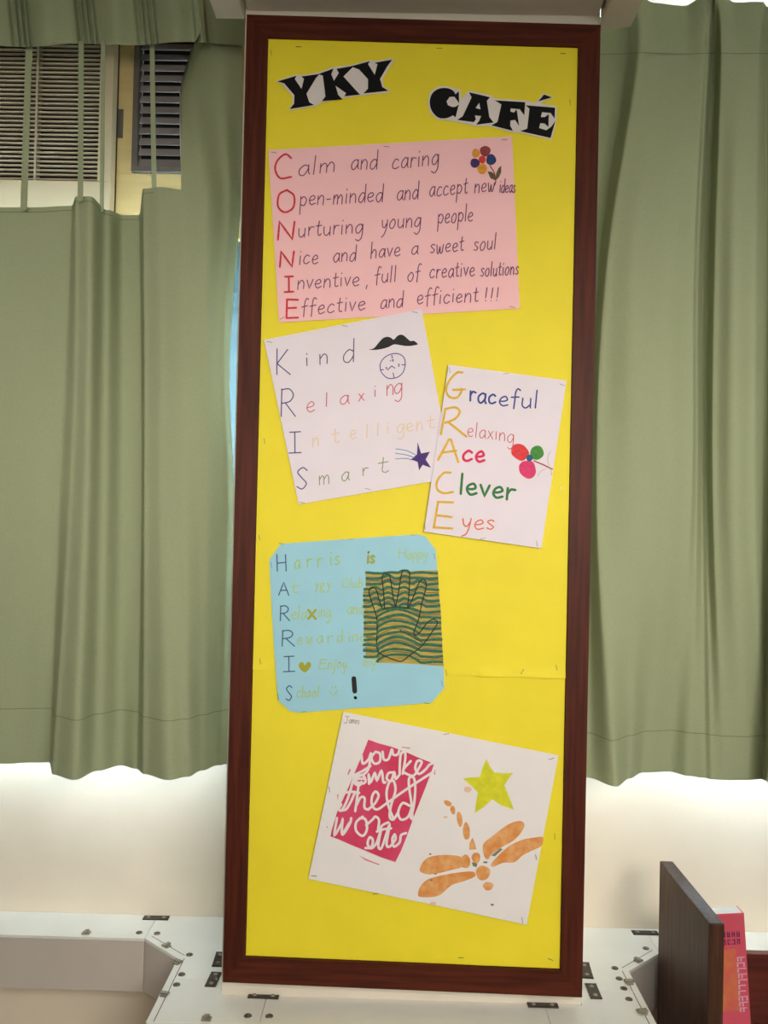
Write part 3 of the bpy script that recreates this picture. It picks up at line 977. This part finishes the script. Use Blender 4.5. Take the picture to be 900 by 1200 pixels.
for p in (ell(222, 462, 14, 7), ell(145, 1000, 20, 12), ell(360, 290, 24, 18)):
    james.fill('ink_smudge', [sz(p)], ink('pale orange smudge', (232, 196, 166)), lift=0.0003)
for p in (ell(512, 1005, 10, 7), ell(470, 742, 14, 6), ell(160, 814, 10, 4), ell(134, 853, 8, 5), ell(128, 692, 8, 5)):
    james.fill('ink_smudge', [sz(p)], ink('dark smudge', (128, 112, 112)), lift=0.0007)
words(james, [('J', 402.5, 847, 409, 848, 4.4), ('ames', 409, 847, 421, 848.5, 4.2)], ink('grey pencil', (160, 152, 152)), 0.7, 4)
james.staples([(523, 860, -10), (646, 889, -20), (368, 1026, 5), (440, 1047, -12), (612, 1078, 80), (386, 925, 80), (628, 1004, 75)])

# ------------------------------------------------------------------ curtains
def ctable(tables, nsub=9):
    """tables: rows of keys (px, y); returns column-interpolated rows"""
    out = []
    for row in tables:
        r = []
        for i in range(len(row) - 1):
            a, b = row[i], row[i + 1]
            for k in range(nsub):
                t = k / nsub
                s = (1 - math.cos(math.pi * t)) / 2
                r.append(tuple(a[j] + (b[j] - a[j]) * (t if j == 0 else s) for j in range(len(a))))
        r.append(row[-1])
        out.append(r)
    return out


def loft(rows3d, nper):
    """rows3d: list of rows of Vectors; smooth in the row direction"""
    nc = len(rows3d[0])
    cols = [catmull([r[c] for r in rows3d], nper) for c in range(nc)]
    nr = len(cols[0])
    return [[cols[c][r] for c in range(nc)] for r in range(nr)]


def wrinkle(p, a=0.004):
    n = noise.noise(Vector((p.x * 9, p.z * 2.2, 3.1))) + 0.4 * noise.noise(Vector((p.x * 22, p.z * 7, 8.4)))
    return Vector((p.x, p.y + a * n, p.z))


def grid_faces(rows, base=0):
    F = []
    nc = len(rows[0])
    for r in range(len(rows) - 1):
        for c in range(nc - 1):
            a = base + r * nc + c
            F.append((a, a + 1, a + nc + 1, a + nc))
    return F


def cloth(name, grids, m, parent, lined=True):
    V, F = [], []
    for g in grids:
        F += grid_faces(g, len(V))
        V += [p for r in g for p in r]
    o = mesh(name, V, F, m, parent, smooth=True)
    if lined:
        L = []
        for g in grids:
            for r in range(len(g)):
                for c_ in range(len(g[0])):
                    du = g[r][min(c_ + 1, len(g[0]) - 1)] - g[r][max(c_ - 1, 0)]
                    dv = g[min(r + 1, len(g) - 1)][c_] - g[max(r - 1, 0)][c_]
                    n = du.cross(dv)
                    L.append(g[r][c_] + n.normalized() * 0.0025 if n.length > 1e-12 else g[r][c_] + Vector((0, 0.0025, 0)))
        mesh('lining', L, F, M['lining'], parent, smooth=True)  # added white bounce surface behind the cloth
    return o


def seam_ribbon(name, pts, m, parent, w=0.0016, lift=0.0015):
    V, F = [], []
    for p in pts:
        V += [p + Vector((0, -lift, w / 2)), p + Vector((0, -lift, -w / 2))]
    for i in range(len(pts) - 1):
        F.append((2 * i, 2 * i + 1, 2 * i + 3, 2 * i + 2))
    return mesh(name, V, F, m, parent)


# ---- left curtain
ZH_L = 1.051
rT = [(-330, .21, 243), (-150, .2, 243), (0, .2, 243), (40, .205, 243), (84, .205, 241), (89, .165, 230), (105, .15, 230), (126, .2, 246), (145, .25, 252), (163, .25, 252), (168, .165, 221),
      (190, .15, 219), (212, .145, 222), (240, .155, 226), (268, .2, 226), (284, .25, 226)]
rA = [(-330, .21, 420), (-150, .2, 420), (0, .2, 420), (40, .2, 420), (76, .198, 420), (89, .172, 420), (104, .158, 420), (124, .2, 420), (145, .238, 420), (165, .24, 420), (169, .16, 420),
      (190, .145, 420), (214, .14, 420), (240, .155, 420), (262, .19, 420), (269.5, .235, 420)]
rB = [(-330, .21, 600), (-150, .2, 600), (0, .2, 600), (40, .2, 600), (68, .205, 600), (82, .18, 600), (100, .162, 600), (122, .2, 600), (145, .236, 600), (166, .238, 600), (169, .165, 600),
      (190, .15, 600), (214, .15, 600), (240, .17, 600), (266, .2, 600), (274.0, .24, 600)]
rC = [(-330, .22), (-150, .24), (0, .245), (40, .258), (57, .262), (62, .182), (88, .15), (115, .215), (142, .256), (160, .235), (169, .20),
      (198, .165), (220, .19), (237, .235), (255, .275), (269, .29)]
cT, cA, cB, cC = ctable([rT])[0], ctable([rA])[0], ctable([rB])[0], ctable([rC])[0]
R3 = [[aty(p, py, y) for p, y, py in cT], [aty(p, py, y) for p, y, py in cA], [aty(p, py, y) for p, y, py in cB],
      [Vector((aty(p, 900, y).x, y, ZH_L)) for p, y in cC]]
gl = loft(R3, 14)
nR = len(gl)
gl = [[wrinkle(p, 0.004 * min(1, r / 10)) for p in row] for r, row in enumerate(gl)]
# tall part at the window jamb, pinched up into the heading
flap = []
top_row = [(p, y) for p, y, py in cT]
sel = [i for i, (p, y) in enumerate(top_row) if p >= 211]
NF = 16
for r in range(NF + 1):
    t = r / NF                       # 0 top (py 38) .. 1 joins the panel
    py = 38 + (226 - 38) * t
    if py < 60:
        L = 236 - (py - 38) * 0.5
    elif py < 105:
        L = 225 - (py - 60) * 0.29
    else:
        L = 212
    row = []
    for n_, i in enumerate(sel):
        p, y = top_row[i]
        u = (p - 212) / (284 - 212)
        pp = L + (284 - L) * (u ** (1.0 + 1.1 * (1 - t)))
        crease = 0.165 + 0.10 * (u ** 0.7) - 0.012 * math.sin(u * 9) * t
        s = t * t * (3 - 2 * t)
        yy_ = crease + (y - crease) * s
        a = aty(pp, py, yy_)
        if r == NF:
            a = gl[0][i].copy()
        row.append(a)
    flap.append(row)
cl = thing('curtain', 'left sage green curtain with a gap below its heading showing the grilles', 'curtain', (-0.75, 0.2, ZH_L))
cloth('panel', [gl, flap], M['curtain'], cl)
# heading with pleats
hk = []
for px, y in ((-330, .2), (-150, .2), (-60, .19), (12, .2), (19, .212), (22, .178), (25, .19), (28, .172), (31, .19), (34, .178), (37, .205), (60, .19), (90, .198), (96, .212), (99, .178), (102, .19),
              (105, .172), (108, .19), (112, .178), (116, .206), (140, .19), (160, .2), (166, .212), (170, .178), (173, .19), (176, .172), (179, .19), (183, .178), (187, .206), (210, .19), (228, .2),
              (233, .175), (237, .17), (241, .178), (246, .22), (284, .25), (300, .25)):
    hk.append((px, y))
hr = ctable([hk], 5)[0]
hg = []
for r in range(9):
    t = r / 8
    row = []
    for p, y in hr:
        py = -8 + t * 59 + (2.0 if p < 130 else 0) + 2 * math.sin(p * 0.05)
        sh = (1 - t) * -6
        row.append(wrinkle(aty(p + sh, py, y + 0.0 * t), 0.003))
    hg.append(row)
cloth('heading', [hg], M['curtain'], cl, False)
for (xa, ya, xb, yb, w) in ((34, 48, 27.5, 246, 7.5), (95, 48, 94, 236, 6), (121, 48, 119, 248, 4.5), (178, 46, 180.5, 226, 5.5)):
    V, F = [], []
    n = 12
    for i in range(n + 1):
        t = i / n
        y = 0.2 + (0.148 - 0.2) * t * (1 if xb > 60 and xb < 100 else 0.3) + 0.004 * math.sin(t * 3)
        x, yy_ = xa + (xb - xa) * t, ya + (yb - ya) * t
        for dx, dy in ((-w / 2, .0), (w / 2, .0), (w / 2, .002), (-w / 2, .002)):
            q = aty(x + dx, yy_, y)
            V.append(q + Vector((0, dy, 0)))
    for i in range(n):
        for k_ in range(4):
            F.append((4 * i + k_, 4 * i + (k_ + 1) % 4, 4 * i + 4 + (k_ + 1) % 4, 4 * i + 4 + k_))
    mesh('strap', V, F, M['curtain'], cl)
hem_r = max(range(nR), key=lambda r: -abs(gl[r][40].z - (ZH_L + 0.105)))
seam_ribbon('hem_seam', gl[hem_r], M['curtain_seam'], cl)
seam_ribbon('top_seam', [p + Vector((0, 0, -0.010)) for p in gl[0][:-40]], M['curtain_seam'], cl)

# ---- right curtain
ZH_R = 1.062
q0 = [(655, .24), (722, .245), (735, .235), (744, .165), (768, .195), (802, .2), (829, .165), (833, .155), (836, .172), (839, .155), (843, .16), (862, .19), (895, .185), (900, .2), (920, .17), (1000, .2), (1180, .2)]
q1 = [(655, .24), (722, .245), (733, .24), (748, .17), (772, .18), (800, .175), (824, .165), (829, .175), (834, .208), (838, .205), (846, .17), (865, .17), (888, .17), (898, .2), (915, .17), (1000, .2), (1180, .2)]
q2 = [(655, .24), (690, .245), (700, .24), (711, .165), (745, .148), (780, .145), (812, .166), (817, .185), (823, .214), (829, .208), (838, .168), (862, .145), (884, .165), (898, .205), (912, .17), (1000, .2), (1180, .2)]
q3 = [(655, .24), (683, .24), (691, .23), (700, .165), (745, .15), (780, .155), (809, .172), (816, .188), (823, .212), (829, .205), (837, .175), (862, .152), (884, .175), (897, .21), (910, .16), (1000, .2), (1180, .2)]
q4 = [(655, .25), (676, .24), (688, .215), (723, .158), (738, .215), (753, .262), (783, .275), (808, .245), (826, .235), (835, .225), (852, .222), (875, .225), (893, .235), (898, .225), (905, .15), (1000, .2), (1180, .2)]
c = [ctable([q])[0] for q in (q0, q1, q2, q3, q4)]
R3 = [[aty(p, -30, y) for p, y in c[0]]]
R3[0] = [Vector((v.x, v.y, 2.590 + 0.0 * v.x)) for v in R3[0]]
for k_, py in ((1, 75), (2, 320), (3, 600)):
    R3.append([aty(p, py, y) for p, y in c[k_]])
R3.append([Vector((aty(p, 905, y).x, y, ZH_R)) for p, y in c[4]])
gr = loft(R3, 12)
gr = [[wrinkle(p, 0.004) for p in row] for row in gr]
cr = thing('curtain', 'right sage green curtain hanging in long folds beside the notice board', 'curtain', (0.75, 0.2, ZH_R))
cloth('panel', [gr], M['curtain'], cr)
hem_r = max(range(len(gr)), key=lambda r: -abs(gr[r][40].z - (ZH_R + 0.098)))
seam_ribbon('hem_seam', gr[hem_r], M['curtain_seam'], cr)
seam_ribbon('heading_seam', [p for p in gr[max(range(len(gr)), key=lambda r: -abs(gr[r][40].z - 2.49))]], M['curtain_seam'], cr)

for nm, xa, xb, lb in (('curtain_rail', -1.9, -0.385, 'white curtain rail above the left curtain heading'), ('curtain_rail', 0.385, 1.9, 'white curtain rail above the right curtain')):
    rl = thing(nm, lb, 'curtain rail', (xa, 0.21, 2.66))
    bm = bmesh.new()
    zt = 2.66
    add_box(bm, xa, xb, 0.195, 0.225, zt, zt + 0.006)
    add_box(bm, xa, xb, 0.195, 0.199, zt - 0.014, zt)
    add_box(bm, xa, xb, 0.221, 0.225, zt - 0.014, zt)
    from_bm('track', bm, M['beige'], rl)
    for xx in (xa + 0.05, (xa + xb) / 2, xb - 0.05):
        box('bracket', (xx - 0.012, xx + 0.012, 0.2, WY, zt + 0.006, zt + 0.026), M['beige'], rl)
    for i in range(7):
        xx = xa + 0.1 + i * (xb - xa - 0.2) / 6
        bm = bmesh.new()
        add_box(bm, xx - 0.002, xx + 0.002, 0.205, 0.215, 2.642, zt)
        from_bm('hook', bm, M['clip'], rl)

# ------------------------------------------------------------------ air conditioner and vent in the window
ac = thing('air_conditioner', 'beige air conditioner with a fine horizontal grille behind the left curtain', 'air conditioner', (-0.95, 0.4, 2.150))
AX0, AX1 = -1.32, -0.6385
bm = bmesh.new()
add_box(bm, AX0, AX1, 0.3185, 0.56, 2.150, 2.66)
from_bm('shade_backing', bm, M['grille_shade'], ac)  # solid dark block in place of the grille's inner shade
bm = bmesh.new()
add_box(bm, AX0, AX1, 0.288, 0.318, 2.150, 2.254)
add_box(bm, AX0, AX1, 0.288, 0.318, 2.62, 2.66)
add_box(bm, -0.667, AX1, 0.288, 0.318, 2.254, 2.62)
add_box(bm, AX0, AX0 + 0.027, 0.288, 0.318, 2.254, 2.62)
from_bm('front_frame', bm, M['beige'], ac, bevel=0.002)
bm = bmesh.new()
zz = 2.222
while zz < 2.615:
    add_box(bm, AX0 + 0.02, -0.662, 0.296, 0.3025, zz - 0.0016, zz + 0.0016)
    zz += 0.0094
for xx in (-0.80, -1.0, -1.2):
    add_box(bm, xx - 0.002, xx + 0.002, 0.292, 0.314, 2.254, 2.62)
from_bm('grille', bm, M['slat'], ac)

fp = thing('filler_panel', 'tan wooden filler panel between the beige grille and the board', 'panel', (-0.5, 0.33, 2.150))
bm = bmesh.new()
add_box(bm, -0.638, -0.345, 0.322, 0.345, 2.150, 2.285)
add_box(bm, -0.638, -0.605, 0.322, 0.345, 2.285, 2.66)
add_box(bm, -0.40, -0.345, 0.322, 0.345, 2.285, 2.66)
add_box(bm, -0.605, -0.40, 0.322, 0.345, 2.60, 2.66)
from_bm('panel', bm, M['tan_panel'], fp, bevel=0.0015)
bm = bmesh.new()
add_box(bm, -0.637, -0.626, 0.318, 0.3225, 2.36, 2.42)
from_bm('hinge', bm, M['vent_frame'], fp)
vt = thing('louvre_vent', 'grey metal louvre vent in a dark frame beside the grille', 'vent', (-0.5, 0.33, 2.29))
VX0, VX1, VZ0, VZ1 = -0.604, -0.401, 2.286, 2.599
bm = bmesh.new()
fw = 0.012
add_box(bm, VX0, VX0 + fw, 0.312, 0.34, VZ0, VZ1)
add_box(bm, VX1 - fw, VX1, 0.312, 0.34, VZ0, VZ1)
add_box(bm, VX0 + fw, VX1 - fw, 0.312, 0.34, VZ0, VZ0 + fw)
add_box(bm, VX0 + fw, VX1 - fw, 0.312, 0.34, VZ1 - fw, VZ1)
from_bm('vent_frame', bm, M['vent_frame'], vt, bevel=0.001)
box('shade_backing', (VX0 + fw, VX1 - fw, 0.3395, 0.343, VZ0 + fw, VZ1 - fw), M['grille_shade'], vt)  # dark plate in place of the shade between louvres
RS = Matrix.Rotation(math.radians(62), 3, 'X')
for i in range(13):
    zc = VZ0 + fw + 0.012 + i * 0.0226
    bm = bmesh.new()
    add_box(bm, VX0 + fw, VX1 - fw, 0.327 - 0.010, 0.327 + 0.010, zc - 0.0008, zc + 0.0008, RS)
    from_bm('louvre', bm, M['vent_grey'], vt)

# ------------------------------------------------------------------ upper trunking over the board
ut = thing('upper_trunking', 'off-white boxed trunking just above the top of the notice board', 'trunking', (0, 0, 2.44))
bm = bmesh.new()
add_box(bm, -0.3135, 0.312, -0.03, 0.031, 2.466, 2.56)
from_bm('cover', bm, M['column'], ut, bevel=0.002)
for poly in ([(-0.3195, -0.10), (-0.3195, 0.029), (-0.37, 0.029), (-0.37, -0.10)], [(0.317, -0.10), (0.371, -0.10), (0.371, 0.034), (0.325, 0.045), (0.317, 0.03)]):
    bm = bmesh.new()
    add_prism(bm, poly, 2.45, 2.57)
    from_bm('end_cap', bm, M['column'], ut, bevel=0.002)

# ------------------------------------------------------------------ lower trunking
TZ, TB = 0.716, 0.611


def section(label, poly, front_edges, screws=(), plates=(), latches=()):
    t = thing('cable_trunking', label, 'trunking', (sum(p[0] for p in poly) / len(poly), sum(p[1] for p in poly) / len(poly), TB))
    bm = bmesh.new()
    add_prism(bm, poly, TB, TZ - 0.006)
    from_bm('body', bm, M['trunking_shade'], t, bevel=0.0015)
    bm = bmesh.new()
    add_prism(bm, poly, TZ - 0.0055, TZ)
    from_bm('lid', bm, M['trunking'], t, bevel=0.0008)
    for (a, b, inn) in front_edges:
        # scored line of the folded lid edge
        a, b, inn = Vector(a), Vector(b), Vector(inn)
        p = [a + inn, b + inn]
        d = (b - a).normalized()
        nrm = Vector((-d.y, d.x)) * 0.0007
        V = [(p[0] + nrm).to_3d() + Vector((0, 0, TZ + 0.0003)), (p[1] + nrm).to_3d() + Vector((0, 0, TZ + 0.0003)),
             (p[1] - nrm).to_3d() + Vector((0, 0, TZ + 0.0003)), (p[0] - nrm).to_3d() + Vector((0, 0, TZ + 0.0003))]
        mesh('lid_edge', V, [(0, 1, 2, 3)], M['clip'], t)
    for (px, py) in screws:
        q = atz(px, py, TZ)
        bm = bmesh.new()
        bmesh.ops.create_cone(bm, cap_ends=True, segments=14, radius1=0.0068, radius2=0.0062, depth=0.0012, matrix=Matrix.Translation((q.x, q.y, TZ + 0.0006)))
        bmesh.ops.create_cone(bm, cap_ends=True, segments=12, radius1=0.0042, radius2=0.0022, depth=0.0016, matrix=Matrix.Translation((q.x, q.y, TZ + 0.002)))
        o = from_bm('screw', bm, M['screw'], t)
    for (pts, wd) in plates:
        a, b = atz(*pts[0], TZ), atz(*pts[1], TZ)
        d = (b - a)
        L = d.length
        ang = math.atan2(d.y, d.x)
        bm = bmesh.new()
        R = Matrix.Rotation(ang, 3, 'Z')
        cx = (a + b) / 2
        add_box(bm, cx.x - L / 2, cx.x + L / 2, cx.y - wd / 2, cx.y + wd / 2, TZ + 0.0002, TZ + 0.0022, R)
        o = from_bm('connector_plate', bm, M['clip'], t, bevel=0.0006)
        for s_ in (-0.3, 0.3):
            q = cx + d * s_
            bm = bmesh.new()
            bmesh.ops.create_cone(bm, cap_ends=True, segments=12, radius1=0.0042, radius2=0.003, depth=0.0016, matrix=Matrix.Translation((q.x, q.y, TZ + 0.003)))
            from_bm('screw', bm, M['latch'], o)
    for (px, py, ang) in latches:
        q = atz(px, py, TZ)
        bm = bmesh.new()
        R = Matrix.Rotation(math.radians(ang), 3, 'Z')
        add_box(bm, q.x - 0.008, q.x + 0.008, q.y - 0.006, q.y + 0.006, TZ + 0.0002, TZ + 0.003, R)
        add_box(bm, q.x - 0.004, q.x + 0.004, q.y - 0.008, q.y + 0.008, TZ + 0.003, TZ + 0.0055, R)
        from_bm('latch', bm, M['latch'], t, bevel=0.0006)
    return t


section('long white trunking along the wall at left below the curtain', [(-1.75, .23), (-.5105, .23), (-.5105, .334), (-1.75, .334)], [],
        [(163, 1093)], [], [(101, 1094, 0)])
section('white trunking corner piece wedged left of the board against the wall', [(-.5095, .23), (-.425, .155), (-.425, .0805), (-.3195, .0805), (-.3195, .334), (-.5095, .334)],
        [((-.509, .23), (-.425, .155), (.010, .0115)), ((-.425, .155), (-.425, .081), (.0125, .0))],
        [(184, 1094), (222, 1119), (213, 1142)], [(((168, 1076), (198, 1076.5)), 0.018), (((254, 1133), (259, 1117)), 0.018)], [(195, 1109, -40), (208.5, 1128.5, 60)])
section('white trunking corner piece at the left front foot of the board', [(-.425, .0795), (-.425, -.06), (-.2375, -.06), (-.2375, .0315), (-.3195, .0315), (-.3195, .0795)],
        [((-.425, .079), (-.425, -.058), (.0125, 0))],
        [(207, 1154), (290.5, 1190.5)], [(((246, 1157), (254, 1140)), 0.020), (((291, 1167), (327, 1168.5)), 0.017)], [(193, 1166, 80), (242, 1195, 0)])
section('middle length of white trunking in front below the board', [(-.2365, -.06), (.2505, -.06), (.2505, .0315), (-.2365, .0315)], [], [(315.5, 1191)], [])
section('white trunking corner piece at the right front foot of the board', [(.2515, -.06), (.432, -.06), (.432, .0795), (.3175, .0795), (.3175, .0315), (.2515, .0315)],
        [((.432, .079), (.432, -.058), (-.0125, 0))],
        [(737, 1171)], [(((618, 1178), (654, 1179)), 0.017), (((692, 1154), (699, 1171)), 0.020)], [(753, 1187, 100)])
section('white trunking corner piece wedged right of the board against the wall', [(.432, .0805), (.432, .155), (.512, .23), (.512, .334), (.3175, .334), (.3175, .0805)],
        [((.432, .155), (.512, .23), (-.010, .0115)), ((.432, .081), (.432, .155), (-.0125, 0))],
        [(757, 1111.6), (720.6, 1134.7), (725.6, 1147), (731, 1158.5)], [(((741, 1093.5), (771, 1094)), 0.018), (((684, 1129), (689, 1147)), 0.020)],
        [(748, 1126.5, 40), (737, 1152, 100)])
section('white trunking along the wall at right behind the wooden rack', [(.513, .23), (1.75, .23), (1.75, .334), (.513, .334)], [], [], [], [])

# ------------------------------------------------------------------ wooden book rack and book
rk = thing('book_rack', 'brown wooden book rack with a tall side panel at the lower right', 'book rack', (0.9, 0.07, 0))
box('side_panel', (0.500, 0.5255, -0.07, 0.2, 0.0, 0.909), M['rack_wood'], rk, bevel=0.0025)
box('side_panel', (1.35, 1.3755, -0.07, 0.2, 0.0, 0.909), M['rack_wood'], rk, bevel=0.0025)
box('back_panel', (0.5256, 1.3499, 0.182, 0.199, 0.06, 0.742), M['rack_wood_red'], rk, bevel=0.0015)
box('shelf', (0.5256, 1.3499, -0.065, 0.1815, 0.595, 0.612), M['rack_wood_red'], rk, bevel=0.0015)
box('shelf', (0.5256, 1.3499, -0.065, 0.1815, 0.06, 0.08), M['rack_wood_red'], rk, bevel=0.0015)
bk = thing('book', 'thick pink paperback leaning inside the wooden rack', 'book', (0.566, 0.06, 0.6125))
LEAN = math.radians(-4.5)
RB = Matrix.Rotation(LEAN, 4, 'Y')
BT, BD, BH = 0.113, 0.032, 0.2125
BASE = Matrix.Translation(Vector((0.5475, 0.147, 0.6145))) @ RB


def bookpart(name, bm, m, parent, bevel=0.0):
    bmesh.ops.transform(bm, matrix=BASE, verts=bm.verts)
    return from_bm(name, bm, m, parent, bevel=bevel)


bm = bmesh.new()
add_box(bm, 0, 0.0012, 0, BD, 0, BH)
add_box(bm, BT - 0.0012, BT, 0, BD, 0, BH)
add_box(bm, 0, BT, -0.001, 0.0012, 0, BH)
cov = bookpart('cover', bm, M['book_pink'], bk)
bm = bmesh.new()
add_box(bm, 0.0014, BT - 0.0014, 0.0014, BD - 0.003, 0.001, BH - 0.0015)
bookpart('page_block', bm, M['book_pages'], bk)
bm = bmesh.new()
add_box(bm, 0.060, 0.0935, -0.0014, -0.0011, BH - 0.181, BH - 0.066)
bookpart('printed_band', bm, M['book_orange'], cov)
bm = bmesh.new()
rr = random.Random(3)
for vz in (0.0385, 0.0525):
    for gx in (0.0725, 0.0815, 0.0905, 0.0995):
        zc = BH - vz
        for dz in (-0.004, 0.0, 0.0035):
            if rr.random() < 0.8:
                add_box(bm, gx - 0.003, gx + 0.003, -0.0015, -0.0012, zc + dz - 0.0007, zc + dz + 0.0007)
        for dx in (-0.002, 0.0018):
            if rr.random() < 0.75:
                add_box(bm, gx + dx - 0.0008, gx + dx + 0.0008, -0.0016, -0.0012, zc - 0.005, zc + 0.005)
bookpart('cover_lettering', bm, M['book_purple'], cov)
bm = bmesh.new()
zc = BH - 0.082
while zc > BH - 0.18:
    x0 = 0.0925 + rr.uniform(0, 0.002)
    x1 = 0.109 + rr.uniform(-0.002, 0.002)
    add_box(bm, x0, x1, -0.0016, -0.0012, zc - 0.001, zc + 0.001)
    add_box(bm, x0, x0 + 0.003, -0.0016, -0.0012, zc - 0.0075, zc)
    if rr.random() < 0.6:
        add_box(bm, x1 - 0.003, x1, -0.0016, -0.0012, zc - 0.0075, zc)
    if rr.random() < 0.5:
        add_box(bm, x0 + 0.006, x0 + 0.009, -0.0016, -0.0012, zc - 0.0075, zc)
    zc -= 0.0105
bookpart('cover_lettering', bm, M['book_pale'], cov)
